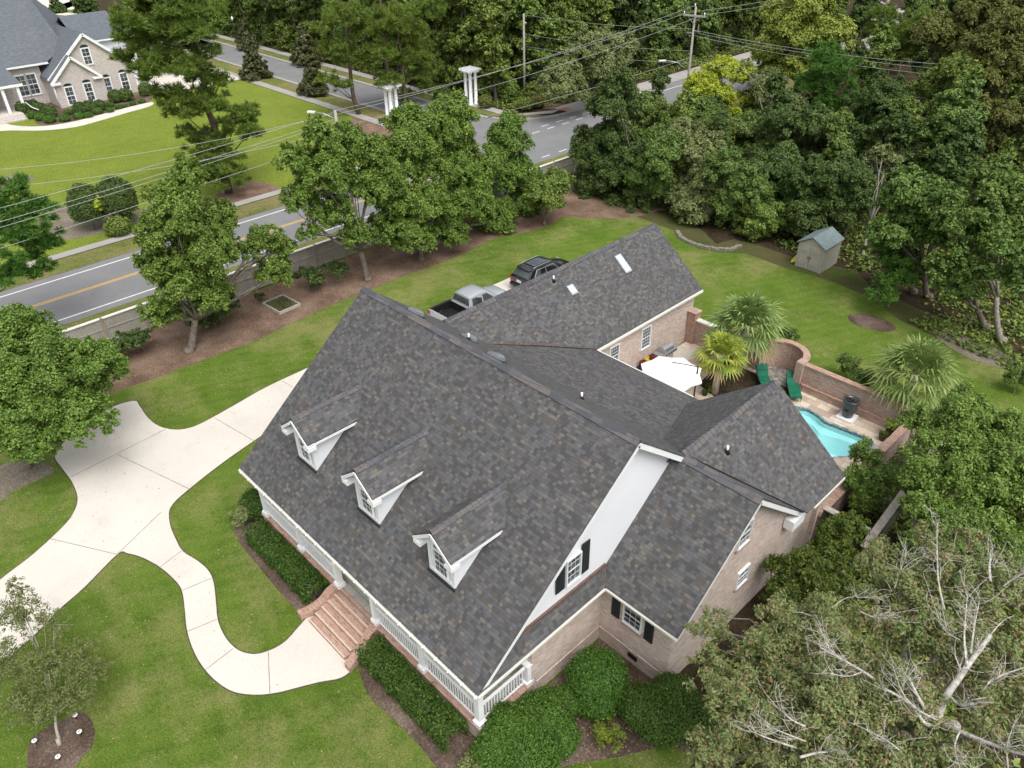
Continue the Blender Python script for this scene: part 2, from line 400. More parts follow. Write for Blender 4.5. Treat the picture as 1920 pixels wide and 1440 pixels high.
def empty(name, loc, label, cat, group=None, rz=0.0):
    o = bpy.data.objects.new(name, None); C.objects.link(o); o.location = loc; o.rotation_euler = (0, 0, rz)
    o.empty_display_size = .3
    return tag(o, label, cat, group)
def struct(name, mb, m):
    o = put(name, mb, m); o['kind'] = 'structure'; return o
def copy_tree(o, parent=None):
    c = o.copy(); C.objects.link(c); c.parent = parent
    for ch in [x for x in bpy.data.objects if x.parent == o]: copy_tree(ch, c)
    return c
def smooth(pts, closed=True, k=6):
    """Catmull-Rom through points"""
    P = [Vector(p) for p in pts]; n = len(P); out = []
    for i in range(n if closed else n-1):
        p0, p1, p2, p3 = (P[(i-1) % n], P[i], P[(i+1) % n], P[(i+2) % n]) if closed else (P[max(i-1, 0)], P[i], P[i+1], P[min(i+2, n-1)])
        for j in range(k):
            t = j/k
            out.append(.5*((2*p1)+(p2-p0)*t+(2*p0-5*p1+4*p2-p3)*t*t+(3*p1-p0-3*p2+p3)*t**3))
    if not closed: out.append(P[-1])
    return out
def px_poly(pix, z=0.0, k=5, closed=True): 
    return [Vector((p.x, p.y, z)) for p in smooth([at(x, y) for x, y in pix], closed, k)]
R = math.radians
# ================================================================ SETTING
random.seed(4); rng = np.random.default_rng(7)
def rect(x0, x1, y0, y1, z): return [(x0, y0, z), (x1, y0, z), (x1, y1, z), (x0, y1, z)]
def sheet_obj(name, polys, m, holes=()):
    mb = MB()
    for p in polys: mb.sheet(p, holes)
    return struct(name, mb, m)
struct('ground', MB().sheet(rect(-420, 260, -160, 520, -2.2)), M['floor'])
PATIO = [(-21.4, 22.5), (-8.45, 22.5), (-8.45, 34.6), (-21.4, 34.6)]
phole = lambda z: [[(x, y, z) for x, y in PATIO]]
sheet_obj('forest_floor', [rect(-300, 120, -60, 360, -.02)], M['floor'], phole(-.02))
# home lawn
back = [(1050, 395), (1120, 405), (1190, 405), (1262, 432), (1282, 452), (1310, 466), (1345, 473), (1400, 476), (1480, 505), (1560, 528), (1625, 555), (1690, 602), (1790, 650), (1900, 700), (2000, 750)]
bl = [at(x, y) for x, y in back]
lawn = [(-46.2, -30, 0), (12, -30, 0), (12, 5, 0), (-4, 7, 0), (-6, 13, 0), (-6, 36, 0), (4, 38, 0)]+[(p.x, p.y, 0) for p in reversed(bl)]+[(-46.2, 50, 0)]
sheet_obj('lawn', [lawn], M['grass'], phole(0))
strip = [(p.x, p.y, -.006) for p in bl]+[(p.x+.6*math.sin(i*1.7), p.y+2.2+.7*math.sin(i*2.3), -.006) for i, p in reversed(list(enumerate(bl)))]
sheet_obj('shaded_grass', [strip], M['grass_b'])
# near road verge, road, far verge
sheet_obj('grass_verge', [rect(-50.55, -46.2, -60, 150, .012)], M['grass_v'])
sheet_obj('neighbour_lawn', [rect(-128, -62.05, -60, 48.7, .012)], M['grass_y'])
sheet_obj('roadside_verge', [rect(-61.1, -58.5, -60, 52.0, .012), rect(-150, -62.5, 49.9, 52.6, .014), rect(-150, -66, 58.5, 60.6, .014)], M['grass_v'])
road = [(-50.5, -60), (-50.5, 200), (-60.2, 200), (-60.2, 64.5), (-60.9, 62.3), (-62.6, 60), (-65, 58.7), (-68.5, 58.3), (-160, 58.3), (-160, 52.7), (-66, 52.7), (-63, 52.2), (-61.2, 51), (-60.2, 49), (-59.6, 45), (-58.5, 34), (-58.5, -60)]
sheet_obj('road', [[(x, y, .0) for x, y in road]], M['asphalt'])
# kerbs along the side street and its corners
def ribbon(pts, w, z0, z1):
    mb = MB()
    for a, b in zip(pts[:-1], pts[1:]):
        a, b = Vector((*a[:2], (z0+z1)/2)), Vector((*b[:2], (z0+z1)/2)); mb.bar(a, b, w, z1-z0)
    return mb
kb = smooth([(x, y, 0) for x, y in [(-60.05, 90), (-60.05, 68), (-60.3, 64.5), (-61, 62.4), (-62.7, 60.1), (-65, 58.95), (-68.5, 58.55), (-100, 58.55), (-150, 58.55)]], False, 4)
struct('kerb_stones', ribbon(kb, .5, -.02, .13), M['conc_old'])
kb2 = smooth([(x, y, 0) for x, y in [(-150, 52.45), (-100, 52.45), (-66, 52.45), (-63, 51.9), (-61.4, 50.8), (-60.5, 49), (-59.9, 45), (-58.8, 34)]], False, 4)
struct('kerb_stones', ribbon(kb2, .45, -.02, .13), M['conc_old'])
sheet_obj('sidewalk', [rect(-62.1, -61.1, -60, 46, .06), rect(-150, -62.5, 48.7, 49.9, .06), rect(-150, -64, 60.6, 61.9, .06),
   [(-64, 61.9, .06), (-64, 60.6, .06), (-61.2, 64.8, .06), (-61.6, 66.5, .06)], rect(-62.6, -60.3, 66.5, 200, .06),
   [(-61.1, 46, .06), (-60.6, 50, .06), (-62.6, 49.9, .06), (-62.6, 48.7, .06), (-62.1, 46, .06)]], M['conc_old'])
struct('ramp_pad', MB().sheet(rect(-61.9, -60.9, 66.6, 67.7, .068)), simple('red_warning_pad', (.42, .16, .13), .8))
sheet_obj('corner_lawn', [[(-62.4, 61.2, .05), (-60.9, 64.3, .05), (-63.6, 61.6, .05), (-66, 60.5, .05), (-69.5, 60.4, .05), (-69.5, 59.1, .05), (-65.2, 59.5, .05)]], M['grass_v'])
# markings
mb = MB()
def dash(x, y0, y1, w=.13): mb.sheet(rect(x-w/2, x+w/2, y0, y1, .006))
dash(-57.65, -60, 46); dash(-51.35, -60, 50); dash(-60.0, 88, 200, .1)
for x, ys in ((-57.6, [48.7, 51.4, 53.8, 56.2, 58.5, 60.8, 63.1, 65.4, 67.7]), (-58.65, [61, 63.2, 65.4, 67.6]), (-51.4, [51.2, 53.6, 56.0, 58.4, 60.8, 63.2])):
    for y in ys: dash(x, y-.55, y+.55)
dash(-58.3, 70, 200, .12); dash(-51.4, 66, 200, .12)
for k in range(10):   # curved arrow of the turn lane
    pass
struct('white_road_markings', mb, M['white_paint'])
mb = MB(); mb.bar((-59.6, 74.2, .006), (-59.4, 77.6, .006), .16, .004); mb.bar((-59.4, 77.6, .006), (-59.9, 78.6, .006), .16, .004); mb.bar((-59.9, 78.6, .006), (-59.5, 79.4, .006), .5, .004)
struct('lane_arrow', mb, M['white_paint'])
mb = MB()
for x in (-54.5, -54.72): mb.sheet(rect(x-.055, x+.055, -60, 47, .006))
for x in (-54.5, -54.72): mb.sheet(rect(x-.055, x+.055, 84, 200, .006))
struct('yellow_centre_lines', mb, M['yellow_paint'])
# neighbour's beds, path, drive
sheet_obj('bare_patch', [px_poly([(0, 345), (18, 327), (50, 328), (66, 336), (30, 348), (5, 362)], .02), px_poly([(75, 405), (135, 385), (230, 385), (262, 395), (300, 372), (330, 372), (345, 400), (250, 420), (180, 440), (110, 450), (78, 430)], .02)], M['dirt'])
sheet_obj('pine_straw_bed', [px_poly([(398, 380), (420, 355), (470, 340), (520, 350), (505, 365), (440, 380)], .02),
   px_poly([(640, 235), (680, 218), (720, 222), (760, 240), (720, 262), (650, 262)], .02), px_poly([(960, 185), (1060, 195), (1130, 180), (1180, 165), (1120, 200), (1060, 208), (1000, 200), (940, 190)], .03)], M['straw'])
nb_walk = px_poly([(-60, 205), (0, 228), (30, 236), (80, 237), (140, 228), (190, 215), (235, 203), (283, 192), (283, 199), (238, 212), (190, 226), (140, 239), (80, 245), (20, 245), (-60, 246)], .03, 3)
sheet_obj('neighbour_path', [nb_walk], M['conc'])
sheet_obj('neighbour_mulch_bed', [px_poly([(30, 205), (60, 222), (80, 236), (140, 227), (190, 214), (235, 202), (280, 191), (280, 180), (240, 175), (130, 190), (60, 190)], .022, 3)], M['mulch'])
sheet_obj('neighbour_driveway', [[at(*q, .07) for q in [(270, 120), (375, 118), (455, 148), (418, 156), (300, 178), (250, 160)]]], M['conc'])
sheet_obj('far_lawns', [rect(-300, -129, -60, 57.9, .0)], M['grass_y'])
sheet_obj('far_driveway', [[at(*q, .05) for q in [(60, -12), (140, -12), (146, 18), (96, 18), (70, 2)]], [at(*q, .05) for q in [(92, 15), (146, -2), (146, 8), (110, 22), (150, 26), (150, 32), (92, 26)]]], M['conc'])
# pine-straw bed along the fence
bed = px_poly([(212, 738), (235, 728), (300, 707), (330, 694), (400, 668), (480, 638), (560, 600), (640, 565), (690, 545), (760, 517), (830, 492), (880, 470), (920, 450), (960, 440), (1000, 433), (1035, 420), (1056, 408), (1100, 409), (1150, 410), (1200, 405), (1235, 395)], .006, 4, False)
bed = [(-45.9, 1.0, .006)]+[(p.x, p.y, .006) for p in bed]+[(-33, 53, .006), (-38, 58, .006), (-45.9, 60, .006)]
sheet_obj('straw_bed', [bed], M['straw'])
sheet_obj('mulch_ring', [px_poly([(52, 1415), (60, 1385), (95, 1360), (130, 1345), (150, 1336), (168, 1345), (178, 1370), (172, 1400), (150, 1425), (130, 1450), (90, 1465), (55, 1450)], .006), px_poly([(1590, 592), (1620, 588), (1660, 600), (1680, 615), (1660, 622), (1620, 615), (1598, 605)], .006)], M['mulch'])
sheet_obj('bare_soil', [px_poly([(1745, 612), (1790, 622), (1850, 648), (1900, 672), (1885, 690), (1820, 672), (1765, 640)], .006),
   px_poly([(-20, 900), (10, 868), (60, 862), (92, 872), (100, 885), (60, 905), (10, 925)], .006), px_poly([(0, 925), (12, 918), (16, 930), (0, 938)], .008)], M['dirt'])
# front beds
bedL = [(438, 987), (446, 1012), (472, 1047), (503, 1084), (540, 1128), (572, 1158)]
bedR = [(670, 1245), (690, 1302), (735, 1345), (790, 1402), (822, 1445)]
pL = [at(*q, .006) for q in bedL]; pR = [at(*q, .006) for q in bedR]
sheet_obj('bark_mulch_bed', [[(p.x, p.y, .006) for p in smooth(pL, False, 4)]+[(-19.8, 9.3, .006), (-26.2, 9.3, .006), (-26.6, 7.9, .006)],
   [(p.x, p.y, .006) for p in smooth(pR, False, 4)]+[(-10.9, 6.2, .006)]+[(q.x, q.y, .006) for q in [at(1075, 1432), at(1160, 1420), at(1260, 1395), at(1330, 1440)]]+[(-4, 10, .006), (-4.5, 16, .006), (-11.2, 16, .006), (-11.2, 9.3, .006), (-16.7, 9.3, .006)]], M['mulch'])
sheet_obj('leaf_litter', [[(-8.4, 14.8, .008), (-5.5, 13.0, .008), (-3, 10, .008), (1, 7.6, .008), (6, 7, .008), (11, 9, .008), (15, 16, .008), (14, 30, .008), (4, 40, .008), (-6.0, 36, .008), (-8.4, 34, .008)]], M['floor'])
# driveway + curved front path, one pour
drv = [(-90, 1168), (0, 1088), (62, 1040), (118, 988), (138, 962), (146, 935), (136, 905), (118, 880), (103, 856), (118, 832), (150, 800), (200, 768), (250, 752), (262, 762), (276, 782), (294, 797), (318, 805), (345, 805), (378, 794), (440, 760), (500, 726), (575, 691)]
A = [(p.x, p.y, .02) for p in smooth([at(*q) for q in drv], False, 4)]
Bf = [(-35.05, 17.3, .02), (-35.05, 37.0, .02), (-28.4, 37.0, .02), (-28.4, 20, .02), (-29.3, 14.5, .02)]
dr2 = [(498, 812), (476, 827), (430, 859), (390, 889), (354, 918), (331, 938), (319, 954), (317, 968), (320, 988), (330, 1012), (343, 1034), (372, 1053), (392, 1072), (401, 1095), (405, 1130), (408, 1160), (416, 1183), (430, 1205), (450, 1221), (478, 1227), (508, 1219), (535, 1203), (560, 1176), (583, 1150)]
dr3 = [(668, 1250), (640, 1271), (600, 1279), (560, 1289), (520, 1299), (480, 1303), (440, 1298), (410, 1281), (384, 1255), (364, 1222), (351, 1182), (347, 1145), (342, 1110), (330, 1090), (302, 1065), (268, 1046), (240, 1038), (221, 1039), (160, 1100), (108, 1146), (72, 1184), (30, 1222), (-60, 1300)]
P2 = [(p.x, p.y, .02) for p in smooth([at(*q) for q in dr2], False, 4)]
P3 = [(p.x, p.y, .02) for p in smooth([at(*q) for q in dr3], False, 4)]
drive = A+Bf+P2+P3
struct('driveway', MB().sheet(drive), M['conc'])
ed = MB()
for seq in (A, P2, P3):
    for a, b in zip(seq[:-1], seq[1:]): ed.bar((a[0], a[1], .008), (b[0], b[1], .008), .09, .01)
struct('trimmed_turf_edge', ed, M['edge_soil'])
jt = MB()
for a, b in [((131, 895), (310, 805)), ((220, 852), (355, 917)), ((401, 783), (479, 828)), ((95, 1010), (222, 1040)), ((302, 960), (219, 1040)), ((340, 1033), (299, 1064)), ((396, 1084), (342, 1107)), ((407, 1161), (351, 1184)), ((437, 1216), (385, 1256)), ((503, 1222), (506, 1299)), ((529, 714), (549, 726))]:
    p, q = at(*a, .0245), at(*b, .0245); jt.bar(p, q, .035, .003)
struct('driveway_joints', jt, M['conc_joint'])
# patio and pool
pw = [(1497, 764), (1513, 766), (1530, 775), (1546, 788), (1564, 796), (1590, 806), (1615, 816), (1631, 826), (1636, 838), (1622, 849), (1597, 855), (1567, 857)]
pool_px = [at(*q, .06) for q in pw]
pool = smooth([(p.x, p.y, .06) for p in pool_px]+[(-10.9, 29.3, .06), (-12.2, 28.2, .06), (-13.6, 28.3, .06), (-14.5, 29.6, .06), (-14.7, 31.2, .06), (-14.4, 32.6, .06)], True, 4)
patio = PATIO
mb = MB().sheet([(x, y, .06) for x, y in patio], [pool]); 
struct('patio_paving', mb, M['stone'])
cx_ = sum(p[0] for p in pool)/len(pool); cy_ = sum(p[1] for p in pool)/len(pool)
def shrink(pts, d, z):
    out = []
    for p in pts:
        v = Vector((cx_-p[0], cy_-p[1], 0)); v.normalize(); out.append((p[0]+v.x*d, p[1]+v.y*d, z))
    return out
water = MB().sheet(shrink(pool, 0.0, -.03)); struct('pool_water', water, M['water'])
bas = MB(); r0 = shrink(pool, 0, .06); r1 = shrink(pool, .02, -.12); r2 = shrink(pool, .03, -.35); r3 = shrink(pool, .5, -.42); r4 = shrink(pool, 1.1, -1.25)
til = MB(); n = len(pool)
for i in range(n):
    j = (i+1) % n; til.poly([r0[j], r0[i], r1[i], r1[j]])
    bas.poly([r1[j], r1[i], r2[i], r2[j]]); bas.poly([r2[j], r2[i], r3[i], r3[j]]); bas.poly([r3[j], r3[i], r4[i], r4[j]])
bas.sheet(r4)
struct('pool_basin', bas, M['plaster']); struct('pool_tile_band', til, M['tile'])
cop = MB(); o1 = shrink(pool, -.1, .068); i1 = shrink(pool, .04, .068)
for i in range(n):
    j = (i+1) % n; cop.poly([i1[i], i1[j], o1[j], o1[i]])
    cop.poly([i1[j], i1[i], (i1[i][0], i1[i][1], .0), (i1[j][0], i1[j][1], .0)])
struct('pool_coping', cop, M['tile'])
sheet_obj('planting_bed', [[(x, y, .075) for x, y in [(-18.3, 31.2), (-16.2, 30.6), (-14.4, 31.6), (-14.2, 34.3), (-18.6, 34.3)]]], M['floor'])
sheet_obj('concrete_pad', [[(x, y, .068) for x, y in [(-21.3, 29.5), (-19.6, 29.0), (-19.0, 30.6), (-19.7, 31.9), (-20.1, 32.9), (-19.9, 33.7), (-20.6, 33.9), (-21.3, 33.6)]]], M['conc'])
sheet_obj('cobble_bed', [[(x, y, .072) for x, y in [(-16.7, 33.2), (-14.5, 32.9), (-14.5, 34.9), (-14.9, 35.6), (-15.6, 35.9), (-16.4, 35.6), (-16.7, 34.9)]]], M['cobble'])

# ================================================================ FENCES AND WALLS
# ================================================================ THE HOUSE
HL = Vector((-18.3, 15.7, 0))
house = empty('brick_house', HL, 'large brick house with charcoal shingle roof, three white dormers and a front porch', 'house')
TI = Matrix.Translation(-HL)
def hp(name, mb, m, sub=None):
    o = put(name, mb, m, sub if sub is not None else house)
    if sub is None: o.matrix_parent_inverse = TI
    return o
S = .81
U0, U1 = -25.75, -10.92          # rakes of the main roof
VE, ZE = 8.63, 3.25              # front eave
VR, ZR = 15.72, 9.0              # ridge
def zf(v): return ZE+(ZR-ZE)/(VR-VE)*(v-VE)
t = .06
# main roof (front slope with the rear slope)
mr = MB()
mr.slab([(U0, VE, ZE), (U1, VE, ZE), (U1, VR, ZR), (U0, VR, ZR)], t)
mr.slab([(U0, VR, ZR), (U1, VR, ZR), (U1, 18.8, ZR-S*(18.8-VR)), (-11.4, 20.62, ZR-S*(20.62-VR)), (-24.2, 20.62, ZR-S*(20.62-VR)), (-24.2, 22.8, ZR-S*(22.8-VR)), (U0, 22.8, ZR-S*(22.8-VR))], t)
hp('roof', mr, M['shingle'])
ZB = ZR-S*(20.6-VR)
lr = MB().slab([(-24.4, 20.55, ZB+.03), (-11.2, 20.55, ZB+.03), (-11.2, 25.95, 3.3), (-24.4, 25.95, 3.3)], .08)
hp('roof', lr, M['shingle'])
# garage wing roof
GX, GR, GE = -24.92, 6.26, 3.3
gk = (GR-GE)/(GX*-1-21.24)
gr = MB()
gr.slab([(-21.24, 20.3, GE), (-21.24, 35.25, GE), (GX, 35.25, GR), (GX, 19.2, GR)], t)
gr.slab([(GX, 19.2, GR), (GX, 35.25, GR), (-28.6, 35.25, GE), (-28.6, 22.9, GE)], t)
hp('roof', gr, M['shingle'])
# right wing roof
WR, WZ, WU = 18.5, 6.76, -7.9
wr = MB()
wr.slab([(-10.93, 14.45, 3.4), (WU, 14.45, 3.4), (WU, WR, WZ), (-12.2, WR, WZ), (-12.2, 15.9, 4.6), (-11.25, 14.86, 3.74)], t)
wr.slab([(-12.2, WR, WZ), (WU, WR, WZ), (WU, 22.4, WZ-.83*3.9), (-12.2, 22.4, WZ-.83*3.9)], t)
hp('roof', wr, M['shingle'])
# pool room roof
PU, PZ = -11.15, 6.74
pr = MB()
pr.slab([(PU, 18.6, PZ), (-7.62, 22.0, 3.92), (-7.62, 24.9, 3.92), (PU, 24.9, PZ)], t)
pr.slab([(PU, 24.9, PZ), (-15.5, 24.9, 3.26), (-15.5, 24.0, 3.26), (-12.9, 18.6, 5.34), (PU, 17.9, PZ)], t)
hp('roof', pr, M['shingle'])
# pent roof between the white gable and the brick
pt = MB().slab([(-10.9, VE+.05, 3.27), (-10.88, 14.5, 3.38), (-11.33, 14.95, 3.92), (-11.33, 9.4, 3.86)], .1)
hp('roof', pt, M['shingle'])
hp('flashing', MB().box(-11.31, -11.22, 9.75, 14.86, 3.84, 3.93), M['copper'])
# ridge caps: overlapping bent shingles
def caps(a, b, w=.19, drop=.78, lift=.035):
    a, b = Vector(a), Vector(b); d = b-a; L = d.length; d.normalize(); s = d.cross(Vector((0, 0, 1))).normalized()
    mb = MB(); n = int(L/.24)
    for i in range(n):
        p = a+d*(i*L/n); q = a+d*((i+1.25)*L/n)
        if (q-a).length > L: q = b
        for sg in (1, -1):
            e = s*(sg*w); dn = Vector((0, 0, -w*drop)); l0, l1 = Vector((0, 0, lift+.02)), Vector((0, 0, lift-.008))
            pts = [p+l0, q+l1, q+e+dn+l1, p+e+dn+l0]
            mb.poly(pts if sg < 0 else pts[::-1])
            c_ = [p+l0, p+e+dn+l0, p+e+dn+l0-Vector((0, 0, .05)), p+l0-Vector((0, 0, .05))]
            mb.poly(c_)
    return mb
hp('ridge_cap', caps((U0, VR, ZR), (U1, VR, ZR)), M['shingle_cap'])
hp('ridge_cap', caps((GX, 19.3, GR), (GX, 35.25, GR)), M['shingle_cap'])
hp('ridge_cap', caps((-10.9, WR, WZ), (WU, WR, WZ), .22), M['shingle_cap'])
hp('ridge_cap', caps((PU, 18.6, PZ), (PU, 24.9, PZ), .22), M['shingle_cap'])
# valley metal
vm = MB(); vpts = [Vector(p) for p in [(-24.6, 19.75, 5.97), (-23.36, 20.62, 5.03), (-22.5, 22.9, 4.33), (-21.24, 26.0, 3.31)]]
for a, b in zip(vpts[1:-1], vpts[2:]): vm.bar(a+Vector((0, 0, .05)), b+Vector((0, 0, .05)), .07, .02)
hp('flashing', vm, M['copper'])
# fascia / gutters
def fascia(pts, h=.2, w=.04, m='white', name='fascia'):
    mb = MB()
    for a, b in zip(pts[:-1], pts[1:]): mb.bar(a, b, w, h)
    return hp(name, mb, M[m])
fascia([(U0+.02, VE-.02, ZE-.13), (U1-.02, VE-.02, ZE-.13)], .11, .09, 'gutter', 'gutter')
for i in range(24): hp('gutter_strap', MB().box(U0+.3+i*.63, U0+.33+i*.63, VE-.13, VE+.02, ZE-.05, ZE-.02), M['white'])
hp('downspout', MB().tube([(U0+.25, VE-.02, 3.1), (U0+.3, VE+.15, 2.95), (U0+.5, VE+.55, 2.75)], .05), M['white'])
fascia([(U1-.03, VE, ZE-.19), (U1-.03, VR, ZR-.19), (U1-.03, 18.45, ZR-S*2.73-.19)], .20, .04)
fascia([(U0+.03, VE, ZE-.19), (U0+.03, VR, ZR-.19), (U0+.03, 22.8, ZR-S*7.08-.19)], .20, .04)
fascia([(U0, 22.85, 3.15), (-24.9, 22.85, 3.15)], .16, .1, 'white', 'gutter')
fascia([(-21.2, 26.0, GE-.1), (-21.2, 35.22, GE-.1)], .12, .09, 'gutter', 'gutter')
fascia([(-28.65, 23, GE-.12), (-28.65, 35.25, GE-.12)], .16, .12, 'gutter', 'gutter')
fascia([(-21.26, 35.21, GE-.18), (GX, 35.21, GR-.18), (-28.58, 35.21, GE-.18)], .18, .04)
fascia([(-21.1, 26.02, 3.17), (-15.4, 26.02, 3.17)], .15, .12, 'gutter', 'gutter')
fascia([(-10.88, VE, 3.17), (-10.86, 14.42, 3.29)], .08, .06, 'gutter', 'gutter')
fascia([(-10.84, 14.43, 3.3), (WU-.02, 14.43, 3.3)], .08, .06, 'gutter', 'gutter')
fascia([(WU-.03, 14.45, 3.21), (WU-.03, WR, WZ-.19), (WU-.03, 22.4, WZ-.83*3.9-.19)], .18, .04)
fascia([(-7.63, 22.5, 3.82), (-7.63, 24.88, 3.82)], .1, .06, 'gutter', 'gutter')
fascia([(-7.66, 24.87, 3.74), (PU, 24.87, PZ-.18), (-15.5, 24.87, 3.08)], .18, .04)
# boxed cornice return at the rear of the right gable
hp('cornice_return', MB().box(-8.25, -7.86, 21.6, 22.45, 3.05, 3.5), M['white'])
# walls
W0 = -11.28                      # brick face under the pent
wl = MB()
wl.box(-25.14, W0-.21, 11.4, 11.6, .0, 3.15)                                   # porch back wall
wl.box(-25.35, -25.15, 11.6, 22.5, .0, 3.2); wl.box(W0-.2, W0, 11.3, 14.8, .0, 3.35)
wl.box(-25.15, -21.6, 22.3, 22.5, 0, 3.1)
hp('wall', wl, M['brick'])
def gable_wall(u, pts, m, th=.2):
    P = [(u, y, z) for y, z in pts]; return MB().slab(P, th)
# white main gables
gz = lambda v: ZR-.10-S*abs(v-VR)
hp('gable_wall', gable_wall(W0-.02, [(9.35, 3.2), (18.6, 3.2), (18.6, gz(18.6)), (VR, ZR-.11), (9.35, gz(9.35))], 0), M['siding'])
hp('gable_wall', MB().slab([(-25.33, y, z) for y, z in [(22.3, 3.2), (9.3, 3.2), (9.3, gz(9.3)), (VR, ZR-.11), (22.3, gz(22.3))]], .2), M['siding'])
# right wing walls
gw = lambda v: WZ-.10-.83*abs(v-WR)
ww = MB(); ww.box(W0, -8.3, 14.8, 15.0, 0, 3.3)
ww.slab([(-8.28, 14.82, 0), (-8.28, 24.5, 0), (-8.28, 24.5, 3.6), (-8.28, 21.9, gw(21.9)), (-8.28, WR, gw(WR)), (-8.28, 14.82, gw(14.82))], .2)
hp('wall', ww, M['brick'])
hp('wall', MB().slab([(-8.1, 24.5, 0), (-15.1, 24.5, 0), (-15.1, 24.5, 3.3), (PU, 24.5, PZ-.3), (-8.1, 24.5, 3.9)], .2), M['brick'])
# garage walls
hp('wall', MB().box(-21.7, -21.5, 25.5, 34.69, 0, 3.2), M['brick']); hp('wall', MB().box(-28.4, -28.2, 22.5, 34.69, 0, 3.2), M['brick'])
hp('wall', MB().slab([(-21.5, 34.9, 0), (-28.4, 34.9, 0), (-28.4, 34.9, 3.2), (GX, 34.9, GR-.25), (-21.5, 34.9, 3.2)], .2), M['brick'])
hp('wall', MB().box(-21.5, -15.1, 25.4, 25.6, 0, 3.1), M['brick'])
hp('soffit', MB().box(U0+.1, U1-.1, VE+.05, 11.35, 2.98, 3.03), M['white']); hp('soffit', MB().box(-21.49, -21.28, 26, 35.2, 3.02, 3.06), M['white'])
# brick quoins course at wall foot
hp('water_table', MB().box(W0, W0+.03, 11.5, 14.76, .62, .69).box(W0+.04, -8.24, 14.765, 14.8, .62, .69), M['brick'])

# windows -------------------------------------------------------------
def window(parent_fn, o, tdir, w, h, cols, rows, nrm, frame='white', fw=.055, sub=None, meet=True, pname='window'):
    """o = lower left corner on the wall, tdir along the wall, nrm outward. Pane is the part, frame its child"""
    o, tv, nv = Vector(o), Vector(tdir).normalized(), Vector(nrm).normalized(); up = Vector((0, 0, 1))
    pane = MB().slab([o+nv*.02, o+tv*w+nv*.02, o+tv*w+up*h+nv*.02, o+up*h+nv*.02], .03)
    fr = MB()
    def b(p, q, ww, d=.06): fr.bar(p+nv*.045, q+nv*.045, ww, d, nv) if False else fr.bar(p+nv*.045, q+nv*.045, d if False else ww, d, up=nv)
    a, bq, c_, d_ = o, o+tv*w, o+tv*w+up*h, o+up*h
    e = fw/2
    b(a-tv*fw-up*e, bq+tv*fw-up*e, fw, .10); b(d_-tv*fw+up*e, c_+tv*fw+up*e, fw, .09)
    b(a-tv*e, d_-tv*e, fw, .085); b(bq+tv*e, c_+tv*e, fw, .085)
    if meet: b(a+up*h/2-nv*.015, bq+up*h/2-nv*.015, fw*.6, .025)
    for i in range(1, cols): b(a+tv*(w*i/cols)-nv*.02, d_+tv*(w*i/cols)-nv*.02, fw*.17, .012)
    for j in range(1, rows):
        if meet and abs(j-rows/2) < .1: continue
        b(a+up*(h*j/rows)-nv*.02, bq+up*(h*j/rows)-nv*.02, fw*.17, .012)
    if sub is None:
        p = parent_fn(pname, pane, M['glass']); parent_fn('window_frame', fr, M[frame], p)
    else:
        parent_fn('window_pane', pane, M['glass'], sub); parent_fn('window_frame', fr, M[frame], sub)
def shutter(o, tdir, w, h, nrm):
    o, tv, nv = Vector(o), Vector(tdir), Vector(nrm); up = Vector((0, 0, 1)); mb = MB()
    mb.slab([o+nv*.05, o+tv*w+nv*.05, o+tv*w+up*h+nv*.05, o+up*h+nv*.05], .04)
    for j in range(int(h/.09)):
        p = o+tv*.06+nv*.06+up*(.06+j*.09); mb.bar(p, p+tv*(w-.12), .015, .035)
    hp('shutter', mb, M['shutter'])
# gable window
window(hp, (W0, 12.86, 4.42), (0, 1, 0), .62, 1.12, 3, 4, (1, 0, 0), fw=.04)
shutter((W0, 12.36, 4.40), (0, 1, 0), .40, 1.12, (1, 0, 0)); shutter((W0, 13.56, 4.40), (0, 1, 0), .38, 1.38, (1, 0, 0))
# wing front window
window(hp, (-10.22, 14.8, 1.95), (1, 0, 0), .72, .93, 3, 4, (0, -1, 0), fw=.04)
shutter((-10.78, 14.8, 1.82), (1, 0, 0), .36, 1.0, (0, -1, 0)); shutter((-9.34, 14.8, 1.8), (1, 0, 0), .36, 1.03, (0, -1, 0))
hp('brick_sill', MB().box(-10.3, -9.42, 14.7, 14.8, 1.78, 1.9), M['brick_red'])
# right wall windows
window(hp, (-8.28, 18.68, 2.0), (0, 1, 0), .7, .78, 3, 4, (1, 0, 0), fw=.03); hp('brick_sill', MB().box(-8.28, -8.2, 18.6, 19.46, 1.88, 1.95), M['brick_red'])
window(hp, (-8.28, 18.15, 4.4), (0, 1, 0), .7, 1.0, 3, 4, (1, 0, 0), fw=.03); hp('brick_sill', MB().box(-8.28, -8.2, 18.07, 18.95, 4.26, 4.33), M['brick_red'])
# garage wall windows
window(hp, (-21.5, 30.08, 1.38), (0, 1, 0), .72, 1.25, 4, 6, (1, 0, 0), fw=.06); window(hp, (-21.5, 27.4, 1.38), (0, 1, 0), .66, 1.25, 4, 6, (1, 0, 0), fw=.06)
# porch windows and door in the back wall
for x in (-24.2, -21.6, -15.2, -13.0): window(hp, (x, 11.4, 1.2), (1, 0, 0), 1.0, 1.5, 3, 4, (0, -1, 0))
dr = hp('door', MB().box(-18.9, -17.9, 11.34, 11.42, .76, 2.8), M['shutter']); hp('handle', MB().box(-18.1, -18.05, 11.28, 11.34, 1.7, 1.85), M['metal'], dr)
hp('vent_grille', MB().box(-9.9, -9.5, 14.76, 14.8, .3, .5), M['black'])
